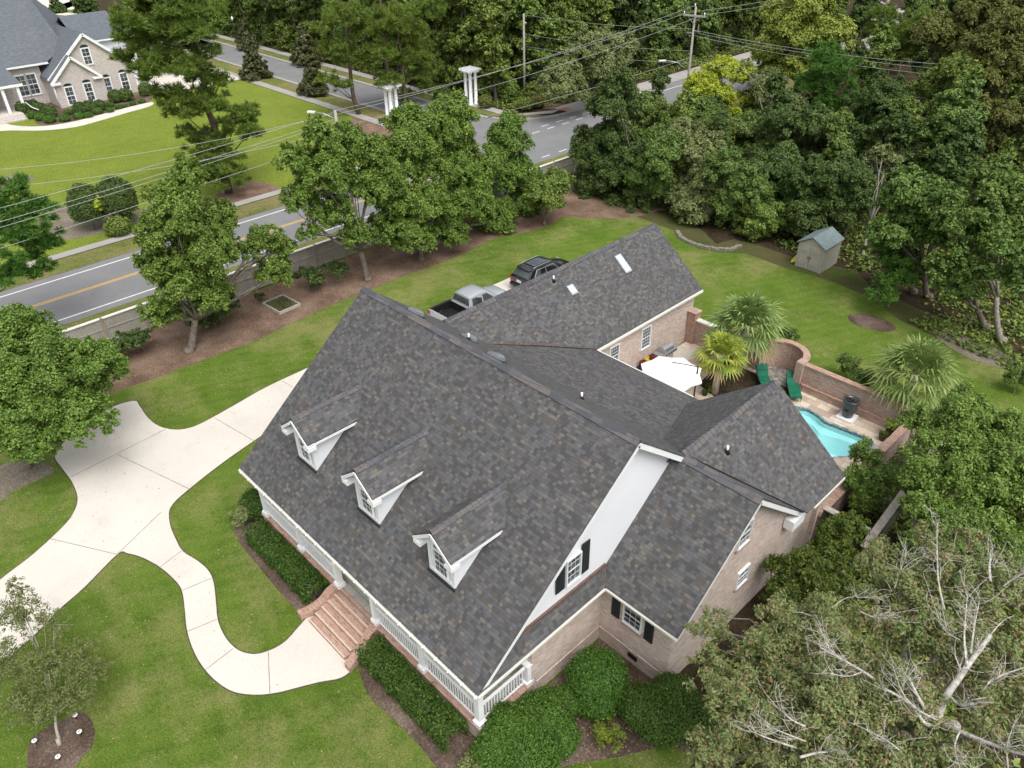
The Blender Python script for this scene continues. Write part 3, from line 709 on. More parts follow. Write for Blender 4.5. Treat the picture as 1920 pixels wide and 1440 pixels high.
# dormers -------------------------------------------------------------
def dormer(xc):
    w2, vf = .63, 10.2; zb = zf(vf); ez = 6.13; rz = 6.85; slope = .8
    vb_e = VE+(ez-ZE)/(ZR-ZE)*(VR-VE)
    body = MB()
    front = [(xc-w2, vf, zb-.05), (xc+w2, vf, zb-.05), (xc+w2, vf, ez), (xc, vf, rz-.1), (xc-w2, vf, ez)]
    body.slab(front, .12)
    body.slab([(xc+w2, vf+.122, zb-.05), (xc+w2, vb_e+.3, ez+.15), (xc+w2, vf+.122, ez)], .1)
    body.slab([(xc-w2, vf+.122, zb-.05), (xc-w2, vf+.122, ez), (xc-w2, vb_e+.3, ez+.15)], .1)
    d = hp('dormer', body, M['siding'])
    vo = vf-.34; hw = w2+.31; ze = rz-slope*hw
    vre = VE+(ze-ZE)/(ZR-ZE)*(VR-VE); vrr = VE+(rz-ZE)/(ZR-ZE)*(VR-VE)
    rf = MB()
    rf.slab([(xc, vo, rz), (xc, vrr, rz), (xc-hw, vre, ze), (xc-hw, vo, ze)], .08)
    rf.slab([(xc, vo, rz), (xc+hw, vo, ze), (xc+hw, vre, ze), (xc, vrr, rz)], .08)
    hp('dormer_roof', rf, M['shingle'], d)
    hp('ridge_cap', caps((xc, vo, rz), (xc, vrr-.05, rz), .15), M['shingle_cap'], d)
    tr = MB()
    for sg in (1, -1):
        tr.bar((xc, vo-.01, rz-.16), (xc+sg*hw, vo-.01, ze-.16), .04, .11)
        tr.bar((xc, vo+.16, rz-.22), (xc+sg*hw, vo+.16, ze-.2), .30, .03)
        tr.bar((xc+sg*(hw-.02), vo, ze-.13), (xc+sg*(hw-.02), vre+.05, ze-.13), .04, .09)
        tr.bar((xc+sg*(hw-.17), vo, ze-.16), (xc+sg*(hw-.17), vre-.1, ze-.16), .28, .03)
        tr.box(xc+sg*(hw-.16)-.17, xc+sg*(hw-.16)+.17, vo-.03, vf-.001, ze-.36, ze-.19)
    hp('trim', tr, M['white'], d)
    cb = MB()
    for sg in (1, -1): cb.box(xc+sg*(w2-.05)-.07, xc+sg*(w2-.05)+.07, vf-.05, vf+.01, zb+.02, ez-.2)
    cb.box(xc-w2, xc+w2, vf-.06, vf+.01, zb-.0, zb+.12)
    hp('corner_board', cb, M['white'], d)
    window(hp, (xc-.3, vf-.02, zb+.2), (1, 0, 0), .64, 1.0, 3, 4, (0, -1, 0), sub=d, fw=.035)
    ar = MB(); n = 10; pts = [(xc+.3*math.cos(math.pi*i/n), vf-.04, zb+1.26+.26*math.sin(math.pi*i/n)) for i in range(n+1)]
    ar.slab(pts[::-1], .03); hp('arched_pane', ar, M['glass'], d)
    am = MB()
    for a, b in zip(pts[:-1], pts[1:]): am.bar(a, b, .05, .05, (0, 1, 0))
    for i in (3, 5, 7): am.bar((xc, vf-.05, zb+1.26), pts[i], .02, .02)
    hp('arch_trim', am, M['white'], d)
    hp('flashing', MB().box(xc-w2-.05, xc+w2+.05, vf-.13, vf-.07, zb-.08, zb-.0), M['shutter'], d)
for xc in (-22.5, -18.38, -14.27): dormer(xc)
# roof furniture -------------------------------------------------------
def vent_pipe(p, h=.3, name='vent_pipe'):
    o = hp(name, MB().lathe([(.045, 0), (.045, h), (.03, h)], 10, p), M['white'])
    hp('vent_boot', MB().lathe([(.12, -.05), (.07, .08), (.055, .14)], 10, p), M['black'], o)
def onroof(px, py, n, d):
    r_ = ray(px, py); n = np.array(n, float); o = np.array([0, 0, CAM_H]); t_ = (d-n@o)/(n@r_); return Vector(o+r_*t_)
RN, RD = [0, S, 1.0], ZR+S*VR
GN, GD = [gk, 0, 1.0], GE-gk*21.24
for q, n_, d_ in [((879, 637), RN, RD), ((1038, 527), GN, GD), ((1363, 848), [.8, 0, 1], PZ+.8*PU)]:
    vent_pipe(onroof(*q, n_, d_))
vent_pipe(Vector((-15.9, 18.7, ZR-S*(18.7-VR))))
def box_vent(p, ang):
    m_ = Matrix.Translation(p) @ Matrix.Rotation(ang, 4, 'X')
    mb = MB(); pr_ = [(-.3, 0), (-.27, .14), (-.12, .22), (.12, .22), (.27, .14), (.3, 0)]
    for i in range(len(pr_)-1):
        (a, za), (b, zb_) = pr_[i], pr_[i+1]
        mb.poly([m_ @ Vector(v) for v in [(a, -.22, za*.8), (b, -.22, zb_*.8), (b, .22, zb_), (a, .22, za)]], True)
    mb.poly([m_ @ Vector((a, -.22, z_*.8)) for a, z_ in reversed(pr_)]); mb.poly([m_ @ Vector((a, .22, z_)) for a, z_ in pr_])
    o = hp('roof_vent', mb, simple('vent_metal', (.25, .28, .31), .4, .5, .4))
    hp('vent_flange', MB().slab([m_ @ Vector(v) for v in [(-.38, -.32, .02), (.38, -.32, .02), (.38, .32, .02), (-.38, .32, .02)]], .02), M['shutter'], o)
box_vent(Vector((-23.0, 16.3, ZR-S*.58+.02)), -math.atan(S)); box_vent(Vector((-18.15, 16.3, ZR-S*.58+.02)), -math.atan(S))
box_vent(Vector((-21.6, 17.9, ZR-S*2.18)), -math.atan(S))
def skylight(v0, v1, ua, ub):
    z = lambda u: GE+gk*(-21.24-u)
    def q(u0, u1, a, b, h): return [(u0, a, z(u0)+h), (u1, a, z(u1)+h), (u1, b, z(u1)+h), (u0, b, z(u0)+h)]
    fr = hp('skylight', MB().slab(q(ua, ub, v0, v1, .13), .16), M['metal'])
    hp('skylight_pane', MB().slab(q(ua+.05, ub-.05, v0+.05, v1-.05, .145), .012), simple('milky_glass', (.50, .55, .62), .15, .6, var=.04), fr)
skylight(30.78, 31.3, -24.27, -23.36); skylight(26.63, 27.1, -24.0, -23.55)
# porch ------------------------------------------------------------------
PF = .72
hp('porch_base', MB().box(-25.3, -19.62, 8.92, 9.2, 0, PF).box(-16.98, W0+.02, 8.92, 9.2, 0, PF).box(W0-.25, W0+.03, 9.2, 11.3, 0, PF).box(-25.3, -25.05, 9.2, 11.4, 0, PF).box(-19.62, -16.98, 9.0, 9.25, 0, PF-.02), M['brick'])
eb = hp('porch_edge', MB().box(-25.34, -19.62, 8.86, 9.22, PF, PF+.07).box(-16.98, W0+.07, 8.86, 9.22, PF, PF+.07).box(W0-.3, W0+.07, 9.22, 11.3, PF, PF+.07).box(-19.62, -16.98, 8.93, 9.08, PF-.0, PF+.055), M['brick_red'])
hp('porch_floor', MB().box(-25.05, W0-.3, 9.22, 11.4, PF-.1, PF+.05).box(-19.6, -17.0, 9.085, 9.219, PF-.1, PF+.05), M['slate'])
posts = [-25.05, -22.2, -19.52, -17.08, -14.3, -11.42]
def post(x, y):
    o = hp('post', MB().box(x-.11, x+.11, y-.11, y+.11, PF+.07, 3.02), M['white'])
    hp('post_base', MB().box(x-.17, x+.17, y-.17, y+.17, PF+.07, PF+.26).box(x-.14, x+.14, y-.14, y+.14, PF+.26, PF+.33), M['white'], o)
    hp('post_cap', MB().box(x-.15, x+.15, y-.15, y+.15, 2.8, 2.92), M['white'], o)
for x in posts: post(x, 9.05)
o = hp('post', MB().box(-11.53, -11.31, 11.12, 11.3, PF+.07, 1.75), M['white']); hp('post_cap', MB().box(-11.57, -11.27, 11.08, 11.34, 1.75, 1.82), M['white'], o)
hp('post_base', MB().box(-11.6, -11.26, 11.05, 11.36, PF+.07, PF+.22), M['white'], o)
def railing(a, b):
    a, b = Vector(a), Vector(b); d = b-a; L = d.length; mb = MB()
    mb.bar(a+Vector((0, 0, .92)), b+Vector((0, 0, .92)), .09, .06); mb.bar(a+Vector((0, 0, .16)), b+Vector((0, 0, .16)), .06, .06)
    r = hp('railing', mb, M['white']); n = int(L/.125)
    bm_ = MB()
    for i in range(1, n):
        p = a+d*(i/n); bm_.box(p.x-.017, p.x+.017, p.y-.017, p.y+.017, a.z+.19, a.z+.9)
    hp('balusters', bm_, M['white'], r)
for i in (0, 1, 3, 4): railing((posts[i]+.13, 9.05, PF+.05), (posts[i+1]-.13, 9.05, PF+.05))
railing((-11.42, 9.2, PF+.05), (-11.42, 11.1, PF+.05))
hp('porch_beam', MB().box(-25.3, W0+.05, 8.98, 9.12, 2.92, 3.1).box(W0-.1, W0+.05, 9.12, 11.3, 2.92, 3.1), M['white'])
# brick steps with curved cheek walls
st = MB(); N = 5
for i in range(N):
    z1 = PF-(i+1)*PF/(N+1)+.02; y0 = 8.95-(i+1)*.29
    st.box(-19.5, -17.08, y0, 8.95, 0 if i == N-1 else z1-.14, z1)
hp('steps', st, M['brick_red'])
ns = MB()
for i in range(N):
    z1 = PF-(i+1)*PF/(N+1)+.02; y0 = 8.95-(i+1)*.29; ns.box(-19.48, -17.1, y0-.012, y0+.10, z1+.002, z1+.014)
hp('step_nosing', ns, brick('nosing_brick', [(.36, .2, .15), (.46, .3, .235), (.52, .38, .30), (.40, .24, .18)], mortar=(.55, .48, .41), sx=.09, sy=.3))
def cheek(x0, sg):
    mb = MB(); P = smooth([Vector((x0, 9.0, PF+.12)), Vector((x0, 8.6, PF+.06)), Vector((x0+sg*.05, 8.25, PF-.22)), Vector((x0+sg*.16, 7.8, PF-.4)), Vector((x0+sg*.3, 7.35, PF-.46))], False, 4)
    for a, b in zip(P[:-1], P[1:]):
        ax, bx = a.x, b.x
        mb.poly([(ax-.17, a.y, a.z), (bx-.17, b.y, b.z), (bx+.17, b.y, b.z), (ax+.17, a.y, a.z)])
        mb.poly([(ax+.17, a.y, a.z), (bx+.17, b.y, b.z), (bx+.17, b.y, 0), (ax+.17, a.y, 0)])
        mb.poly([(bx-.17, b.y, b.z), (ax-.17, a.y, a.z), (ax-.17, a.y, 0), (bx-.17, b.y, 0)])
    e = P[-1]; mb.poly([(e.x-.17, e.y, 0), (e.x+.17, e.y, 0), (e.x+.17, e.y, e.z), (e.x-.17, e.y, e.z)])
    hp('cheek_wall', mb, M['brick_red'])
cheek(-19.62, -1); cheek(-16.96, 1)
# ================================================================ FENCES, GARDEN WALLS
fe = empty('fence', (-46.0, 20, 0), 'long grey panel fence with a pale cap rail running along the main road', 'fence')
y = -12.0; i = 0
while y < 53:
    g = MB(); g.box(-.04, .04, y+.08-20, y+2.36-20, .12, 1.75)
    for k in range(15): g.box(.04, .062, y+.12+k*.152-20, y+.12+k*.152+.12-20, .14, 1.7)
    put('panel', g, M['fence'], fe)
    g = MB(); g.box(.04, .09, y+.05-20, y+2.4-20, 1.05, 1.12).box(.04, .09, y+.05-20, y+2.4-20, .18, .25); put('rail', g, M['fence'], fe)
    put('post', MB().box(-.07, .12, y-.07-20, y+.07-20, 0, 1.82), simple('fence_post', (.30, .25, .19), .9) if i == 0 else bpy.data.materials['fence_post'], fe)
    put('cap_rail', MB().box(-.10, .12, y-20+.075, y+2.36-20+.06, 1.752, 1.81), M['gutter'], fe)
    y += 2.44; i += 1
gw_ = empty('garden_wall', (-14, 34.6, 0), 'reddish brown brick wall with a rowlock cap around the patio and pool', 'wall')
def gpart(name, mb, m): 
    o = put(name, mb, m, gw_); o.matrix_parent_inverse = Matrix.Translation((14, -34.6, 0)); return o
gpart('wall', MB().box(-14.3, -8.45, 34.6, 34.85, 0, 1.55), M['brick_pool'])
gpart('wall', MB().box(-21.3, -16.7, 34.6, 34.85, 0, 1.55), M['brick_pool'])
gpart('wall', MB().box(-8.44, -8.2, 25.0, 34.58, 0, 1.2), M['brick_pool'])
gpart('wall_cap', MB().box(-14.3, -8.1, 34.55, 34.90, 1.55, 1.64), M['brick_red']); gpart('wall_cap', MB().box(-21.0, -16.7, 34.55, 34.90, 1.55, 1.64), M['gutter'])
gpart('wall_cap', MB().box(-8.5, -8.14, 25.0, 34.55, 1.2, 1.29), M['brick_red'])
gpart('wall_ledge', MB().box(-14.3, -8.46, 34.5, 34.6, 0, .42), M['brick_pool']); gpart('ledge_cap', MB().box(-14.3, -8.46, 34.47, 34.6, .42, .5), M['brick_red'])
gpart('pier', MB().box(-21.45, -20.95, 34.4, 34.95, 0, 2.05), M['brick_red']); gpart('pier_cap', MB().box(-21.5, -20.9, 34.35, 35.0, 2.05, 2.13), M['brick_pool'])
gpart('pier', MB().box(-14.55, -14.15, 34.4, 34.9, 0, 1.75), M['brick_pool']); gpart('pier', MB().box(-8.7, -8.1, 34.3, 34.9, 0, 1.7), M['brick_pool'])
rw = MB(); cap = MB(); n = 14; rr, cx, cy = 1.15, -15.6, 34.8
for i in range(n):
    a, b = math.pi*i/n, math.pi*(i+1)/n
    for mb_, r0_, r1_, z0, z1 in ((rw, rr, rr+.24, 0, 1.62), (cap, rr-.06, rr+.3, 1.62, 1.72)):
        P = [(cx+r*math.cos(t_), cy+r*math.sin(t_)) for t_, r in ((a, r0_), (b, r0_), (b, r1_), (a, r1_))]
        mb_.slab([(P[k][0], P[k][1], z1) for k in (0, 3, 2, 1)], z1-z0)
gpart('curved_wall', rw, M['brick_pool']); gpart('curved_cap', cap, M['brick_red'])
def plank_fence(name, a, b, label):
    a, b = Vector(a), Vector(b); e = empty(name, a, label, 'fence'); d = b-a; L = d.length; d.normalize()
    mb = MB(); k = 0
    while k*.15 < L-.1:
        p = d*(k*.15+.07); q = p+Vector((0, 0, 1.85)); mb.bar(p, q, .13, .025, up=d.cross(Vector((0, 0, 1)))); k += 1
    put('boards', mb, M['fence_wood'], e)
    put('top_rail', MB().bar(Vector((0, 0, 1.9)), d*L+Vector((0, 0, 1.9)), .30, .05), M['rail_wood'], e)
    put('rail', MB().bar(Vector((0, 0, 1.5))+d*.0, d*L+Vector((0, 0, 1.5)), .1, .09), M['fence_wood'], e)
    for k in range(int(L/2.2)+1): put('post', MB().box(-.06, .06, -.06, .06, 0, 1.87), M['fence_wood'], e, loc=d*min(L-.08, k*2.2+.08))
plank_fence('plank_fence', (-8.1, 25.0, 0), (-6.2, 25.0, 0), 'short dark plank fence with a bleached top rail meeting the house corner')
plank_fence('plank_fence', (-5.95, 24.0, 0), (-6.5, 32.8, 0), 'long dark plank fence with a broad bleached rail under the oak')

# ================================================================ SHED, KAYAK
sh = empty('garden_shed', (-21.15, 49.5, 0), 'beige plastic garden shed with double doors and a grey roof on the back lawn', 'shed')
ms = simple('shed_plastic', (.36, .335, .29), .6, .3, var=.06); mrf = simple('shed_roof', (.17, .215, .225), .6, .3, var=.15)
sh.scale = (.94, .94, .96)
put('wall', MB().box(-1, 1, -1.3, 1.3, 0, 1.85), ms, sh)
put('gable', MB().slab([(-1, -1.3, 1.85), (1, -1.3, 1.85), (0, -1.3, 2.4)], .06), ms, sh)
rf = MB().slab([(0, -1.42, 2.48), (-1.12, -1.42, 1.84), (-1.12, 1.42, 1.84), (0, 1.42, 2.48)], .05); rf.slab([(1.12, -1.42, 1.84), (0, -1.42, 2.48), (0, 1.42, 2.48), (1.12, 1.42, 1.84)], .05)
for k in range(6): rf.bar((.02, -1.2+k*.48, 2.49), (1.1, -1.2+k*.48, 1.87), .02, .02)
put('roof', rf, mrf, sh)
for sx in (-1, 1):
    dm = MB(); x0, x1 = (.03, .8) if sx > 0 else (-.8, -.03)
    dm.box(x0, x1, -1.35, -1.3, .08, 1.78)
    for z in (.35, .45, .55, 1.25, 1.35, 1.45): dm.box(x0+.1, x1-.1, -1.37, -1.35, z, z+.03)
    d_ = put('door', dm, ms, sh)
    put('handle', MB().box(sx*.08-.015, sx*.08+.015, -1.39, -1.355, .85, 1.05), M['black'], d_)
ky = MB(); prof = []
for k in range(15):
    t_ = k/14; wdt = .33*math.sin(math.pi*min(1, max(0, t_)))**.6+.01; prof.append((t_*2.6, wdt))
for k in range(14):
    (a, wa), (b, wb) = prof[k], prof[k+1]
    for s0 in range(8):
        t0, t1 = 2*math.pi*s0/8, 2*math.pi*(s0+1)/8
        f = lambda z, w_, tt: (w_*math.cos(tt), w_*.42*math.sin(tt), z)
        ky.poly([f(a, wa, t0), f(a, wa, t1), f(b, wb, t1), f(b, wb, t0)], True)
kk = empty('kayak', (-22.5, 48.5, .04), 'yellow kayak lying on the grass against the left side of the shed', 'kayak')
kk.rotation_euler = (R(-78), 0, R(-10))
put('hull', ky, simple('yellow_hull', (.52, .50, .05), .4, .4), kk); put('cockpit', MB().lathe([(.16, 0), (.19, .03), (.15, .04)], 12), M['black'], kk, loc=(0, .15, 1.2), rot=(R(-90), 0, 0))

# ================================================================ POLES AND WIRES
def pole(x, y, h, label, r=.15):
    e = empty('utility_pole', (x, y, 0), label, 'utility pole')
    put('shaft', MB().tube([(0, 0, 0), (0, 0, h*.5), (0, 0, h)], [r, r*.85, r*.68], 10), M['pole'], e); return e
p1 = pole(-48.5, 72, 11.35, 'tall grey utility pole with a crossarm and a street lamp by the main road')
put('crossarm', MB().box(-1.2, 1.2, -.2, -.08, 10.45, 10.6), M['rail_wood'], p1, rot=(0, 0, R(10)))
put('brace', MB().bar((-.7, -.12, 10.4), (0, -.12, 9.8), .04, .05).bar((.7, -.12, 10.4), (0, -.12, 9.8), .04, .05), M['pole'], p1)
for sx in (-1.1, 0, 1.1): put('insulator', MB().lathe([(.03, 0), (.06, .08), (.05, .16), (.07, .22), (.03, .3)], 8), M['white'], p1, loc=(sx*.98, -.14+sx*.17, 10.6 if sx else 11.35))
put('cutout_bracket', MB().box(-.08, .8, -.05, .05, 9.1, 9.17).box(.55, .62, -.05, .05, 9.17, 9.75).box(-.75, .1, -.05, .05, 8.85, 8.92), M['metal'], p1)
la = put('lamp_arm', MB().tube([(-.1, -.1, 5.3), (-.9, -.9, 6.1), (-1.7, -1.9, 6.35)], .035, 8), M['metal'], p1); put('lamp_head', MB().bar((-1.7, -1.9, 6.35), (-2.1, -2.5, 6.36), .28, .1), M['white'], la)
p0 = pole(-48.5, 29.3, 9.6, 'utility pole with a street lamp standing in the trees beside the road')
la = put('lamp_arm', MB().tube([(0, 0, 9.0), (-.8, -.5, 9.35), (-1.4, -.9, 9.4)], .03, 8), M['metal'], p0); put('lamp_head', MB().bar((-1.3, -.85, 9.4), (-1.8, -1.1, 9.4), .25, .1), M['white'], la)
pole(-48.5, -26, 9.6, 'utility pole beyond the left edge carrying the roadside wires')
p2 = pole(-68.2, 67.3, 9.3, 'slender pale utility pole standing in the pine straw at the street corner', .16)
put('cutout', MB().lathe([(.05, 0), (.08, .15), (.05, .3)], 8), M['metal'], p2, loc=(.3, 0, 8.2))
def wire(a, b, sag, label, r=.015):
    a, b = Vector(a), Vector(b); P = []
    for k in range(25):
        t_ = k/24; p = a.lerp(b, t_); p.z -= sag*4*t_*(1-t_); P.append(p)
    tag(put('power_line', MB().tube(P, r, 5), M['wire']), label, 'wire', 'overhead wires along and across the road')
# left span, P0 to the off-frame pole; heights taken from the photo
for dx, h0, h1, lab in ((.0, 9.5, 8.6, 'topmost thin wire running left of the roadside pole over the lawn'), (.5, 9.2, 7.7, 'second wire from the top over the neighbour lawn and round shrubs'), (.25, 8.9, 7.2, 'third wire from the top over the round shrubs'), (0, 7.6, 6.2, 'lowest long wire crossing in front of the round shrubs')):
    wire((-48.5+dx, 29.3, h0), (-48.5+dx, -26, h1), .55, lab)
for dx, h0, h1, lab in ((-1.0, 9.5, 10.7, 'wire from the roadside pole to the left end of the crossarm'), (0, 9.3, 11.5, 'wire from the roadside pole to the top of the crossarm pole'), (1.0, 8.5, 10.7, 'wire from the roadside pole to the right end of the crossarm'), (0, 6.9, 6.6, 'low cable passing behind the white pergola towards the lamp pole')):
    wire((-48.5+dx*.3, 29.3, h0), (-48.5+dx, 72, h1), .5, lab)
for dx, h1, lab in ((-1.0, 10.7, 'left wire leaving the crossarm pole to the upper right'), (1.0, 10.7, 'right wire leaving the crossarm pole to the upper right')):
    wire((-48.5+dx, 72, h1), (-46+dx, 125, 11.5), .8, lab)
for h0, h1, x1, lab in ((9.2, 8.6, -20, 'upper service wire running right from the crossarm pole over the woods'), (9.0, 8.2, -20, 'middle service wire running right from the crossarm pole'), (8.7, 7.6, -20.5, 'lower service wire running right from the crossarm pole'), (6.4, 5.5, -22, 'low telephone cable running right behind the yellow tree')):
    wire((-48.5, 72, h0), (x1, 78, h1), .6, lab)
for h0, h1, lab in ((9.2, 9.3, 'upper wire between the corner pole and the crossarm pole'), (7.2, 7.2, 'middle wire between the corner pole and the crossarm pole'), (5.9, 6.0, 'lower wire between the corner pole and the crossarm pole')):
    wire((-68.2, 67.3, h0), (-48.5, 72, h1), .3, lab)
wire((-48.5, 29.3, 9.4), (-75, -10, 9.2), 2.2, 'sagging wire over the neighbour lawn below their front path'); wire((-48.5, 29.3, 8.2), (-72, -10, 8.4), 2.0, 'lower sagging wire across the middle of the neighbour lawn')

# ================================================================ PERGOLAS, SIGN, MAILBOX, LAMP
def pergola(x, y, h, label):
    e = empty('pergola', (x, y, 0), label, 'pergola', 'white entrance pergolas')
    for sx in (-.4, .4):
        for sy in (-.4, .4):
            put('column', MB().lathe([(.26, 0), (.26, .12), (.21, .16), (.2, h*.5), (.18, h-.62), (.24, h-.55), (.24, h-.5)], 12), M['white'], e, loc=(sx, sy, 0))
    mb = MB()
    for s_ in (-.5, .5): mb.bar((-.85, s_, h-.4), (.85, s_, h-.4), .09, .2).bar((s_, -.85, h-.38), (s_, .85, h-.38), .09, .2)
    for k in range(7):
        q = -.8+k*.267; mb.bar((q, -1.0, h-.22), (q, 1.0, h-.22), .09, .13).bar((-1.0, q, h-.1), (1.0, q, h-.1), .08, .06)
    put('lattice_top', mb, M['white'], e)
pergola(-71.1, 61.4, 4.1, 'tall white four-column pergola at the near corner of the woods'); pergola(-74.2, 52.2, 3.4, 'white four-column pergola half hidden behind the pines')
e = empty('street_sign', (-69.5, 56.8, 0), 'green street name sign on a thin post at the junction', 'street sign'); e.rotation_euler.z = R(20)
e.location = at(833, 226); e.location.z = 0
put('post', MB().tube([(0, 0, 0), (0, 0, 2.7)], .03, 6), M['metal'], e); put('sign_plate', MB().box(-.45, .45, -.015, .015, 2.45, 2.65), simple('sign_green', (.02, .22, .09), .5), e)
e = empty('mailbox', (-104.7, 50.4, 0), 'small dark mailbox on a post beside the magnolia', 'mailbox')
put('post', MB().box(-.06, .06, -.06, .06, 0, 1.0), M['black'], e); put('box', MB().box(-.12, .12, -.25, .25, .95, 1.15), M['black'], e)
e = empty('street_lamp', (-123.3, 58.8, 0), 'black lamp post standing on the far verge near the wood edge', 'street lamp')
put('post', MB().tube([(0, 0, 0), (0, 0, 3.9)], [.07, .04], 8), M['black'], e); put('base', MB().lathe([(.22, 0), (.22, .25), (.1, .5)], 8), M['black'], e); put('lantern', MB().lathe([(.08, 3.9), (.17, 4.1), (.15, 4.35), (.03, 4.5)], 8), M['white'], e)

# ================================================================ PATIO THINGS
e = empty('patio_umbrella', (-17.1, 28.95, .06), 'white cantilever parasol with a dark pole open over the patio', 'umbrella')
cc = Vector((-1.05, -.75, 0)); cn = MB(); n = 8; top = cc+Vector((0, 0, 2.72)); rim = []
for k in range(n):
    a = 2*math.pi*(k+.3)/n; rim.append(cc+Vector((1.65*math.cos(a), 1.65*math.sin(a), 2.22)))
for k in range(n):
    a, b = rim[k], rim[(k+1) % n]; m_ = (a+b)/2; m_ = m_+(cc+Vector((0, 0, 2.22))-m_)*.07+Vector((0, 0, .02))
    cn.poly([top, a, m_]); cn.poly([top, m_, b]); cn.poly([a, a-Vector((0, 0, .1)), m_-Vector((0, 0, .1)), m_]); cn.poly([m_, m_-Vector((0, 0, .1)), b-Vector((0, 0, .1)), b])
rb_ = MB()
for k in range(n): rb_.bar(top+Vector((0, 0, .012)), rim[k]+Vector((0, 0, .012)), .02, .012)
put('seam', rb_, M['gutter'], e); put('canopy', cn, simple('white_canvas', (.86, .86, .86), .8, .2, var=.01), e)
put('pole', MB().tube([(0, 0, 0), (0, 0, 2.75)], .04, 8), M['shutter'], e); put('arm', MB().tube([(0, 0, 2.7), (-.55, -.35, 2.78), (-1.05, -.75, 2.85)], .025, 8), M['shutter'], e)
put('crank', MB().box(-.08, .08, -.08, .08, 1.9, 2.1), M['black'], e); put('base', MB().lathe([(.4, 0), (.4, .07), (.08, .1)], 16), M['black'], e)
e = empty('grill', (-20.95, 31.75, .06), 'stainless steel gas grill with its rounded lid closed beside the brick wall', 'grill')
put('cart', MB().box(-.25, .25, -.42, .42, .08, .8), M['metal'], e); ld = MB(); pp = [(.27*math.cos(math.pi*k/8), .30*math.sin(math.pi*k/8)) for k in range(9)]
for k in range(8):
    a, b = pp[k], pp[k+1]; ld.poly([(a[0], -.42, .86+a[1]), (a[0], .42, .86+a[1]), (b[0], .42, .86+b[1]), (b[0], -.42, .86+b[1])], True)
for s_ in (-.42, .42): ld.poly([(x_, s_, .86+z_) for x_, z_ in pp][::(1 if s_ > 0 else -1)])
put('lid', ld, M['metal'], e); put('side_shelf', MB().box(-.25, .25, -.85, -.43, .8, .84), M['metal'], e); put('side_shelf', MB().box(-.25, .25, .43, .85, .8, .84), M['metal'], e)
cp = put('control_panel', MB().box(.25, .36, -.6, .6, .68, .86), M['metal'], e)
for k in range(5): put('knob', MB().box(.36, .39, -.45+k*.22, -.38+k*.22, .74, .81), M['black'], cp)
put('handle', MB().tube([(.29, -.3, 1.0), (.29, .3, 1.0)], .015, 6), M['black'], e)
for k in range(4): put('leg', MB().box(-.03, .03, -.03, .03, 0, .1), M['black'], e, loc=((-.2, .2)[k % 2], (-.38, .38)[k//2], 0))

def chair(x, y, rz, label):
    e = empty('patio_chair', (x, y, .06), label, 'chair', None, rz)
    s_ = MB(); 
    for k in range(7): s_.bar((-.24+k*.08, -.24, .43), (-.24+k*.08, .24, .43), .018, .012).bar((-.24, -.24+k*.08, .436), (.24, -.24+k*.08, .436), .018, .01)
    put('seat', s_, M['shutter'], e); b_ = MB()
    for k in range(7): b_.bar((-.24+k*.08, .24, .45), (-.24+k*.08, .32, .92), .018, .012, (1, 0, 0)).bar((-.24, .25+k*.011, .47+k*.07), (.24, .25+k*.011, .47+k*.07), .018, .012)
    put('backrest', b_, M['shutter'], e)
    for sx in (-.24, .24):
        put('leg', MB().tube([(sx, -.24, 0), (sx, -.22, .43)], .014, 6), M['shutter'], e); put('leg', MB().tube([(sx, .28, 0), (sx, .24, .43)], .014, 6), M['shutter'], e)
        put('armrest', MB().tube([(sx, -.22, .43), (sx, -.2, .64), (sx, .27, .66)], .016, 6), M['shutter'], e)
q = at(1272, 729, .5); chair(q.x, q.y, R(60), 'dark metal lattice patio chair just below the parasol edge')
cush = simple('green_cushion', (.012, .13, .075), .7, .2, var=.12, scale=4)
def lounger(x, y, rz, label):
    e = empty('sun_lounger', (x, y, .06), label, 'sun lounger', 'green poolside loungers', rz)
    put('frame', MB().tube([(-.3, -.9, .3), (-.3, .35, .3), (-.3, .85, .75)], .018, 6).tube([(.3, -.9, .3), (.3, .35, .3), (.3, .85, .75)], .018, 6), M['shutter'], e)
    s_ = MB()
    for k in range(3): s_.box(-.3, .3, -.9+k*.42, -.9+k*.42+.4, .32, .41)
    put('seat_cushion', s_, cush, e)
    mt = Matrix.Translation((0, .37, .37)) @ Matrix.Rotation(R(42), 4, 'X')
    put('backrest', MB().box(-.3, .3, 0, .34, -.04, .05, mt).box(-.3, .3, .36, .72, -.04, .05, mt), cush, e)
    for sx in (-.3, .3):
        for sy in (-.75, .3): put('leg', MB().tube([(sx, sy, 0), (sx, sy, .3)], .016, 6), M['shutter'], e)
        put('armrest', MB().tube([(sx*1.1, .3, .3), (sx*1.15, .2, .55), (sx*1.15, -.2, .55), (sx*1.1, -.25, .3)], .014, 6), M['shutter'], e)
q = at(1489, 722, .6); lounger(q.x, q.y, R(38), 'green cushioned sun lounger nearest the straight garden wall'); q = at(1444, 706, .55); lounger(q.x-.1, q.y-.35, R(46), 'green cushioned sun lounger partly hidden behind the roof peak')
e = empty('water_urn', (-11.15, 33.95, .06), 'dark grey tapered urn fountain on a white square plinth at the poolside', 'urn')
put('plinth', MB().box(-.42, .42, -.42, .42, 0, .14), M['white'], e); put('urn', MB().lathe([(.24, .14), (.30, .4), (.37, .8), (.40, 1.05), (.40, 1.16), (.33, 1.16), (.31, 1.05)], 20), simple('urn_glaze', (.045, .052, .056), .3, .5, var=.3, scale=3), e)
lr_ = MB(); rs = random.Random(3)
for k in range(26):
    a, r_ = rs.random()*6.28, .28*rs.random()**.5; lr_.lathe([(.03, 0), (.06, .03), (.03, .07)], 6, (r_*math.cos(a), r_*math.sin(a), 1.06))
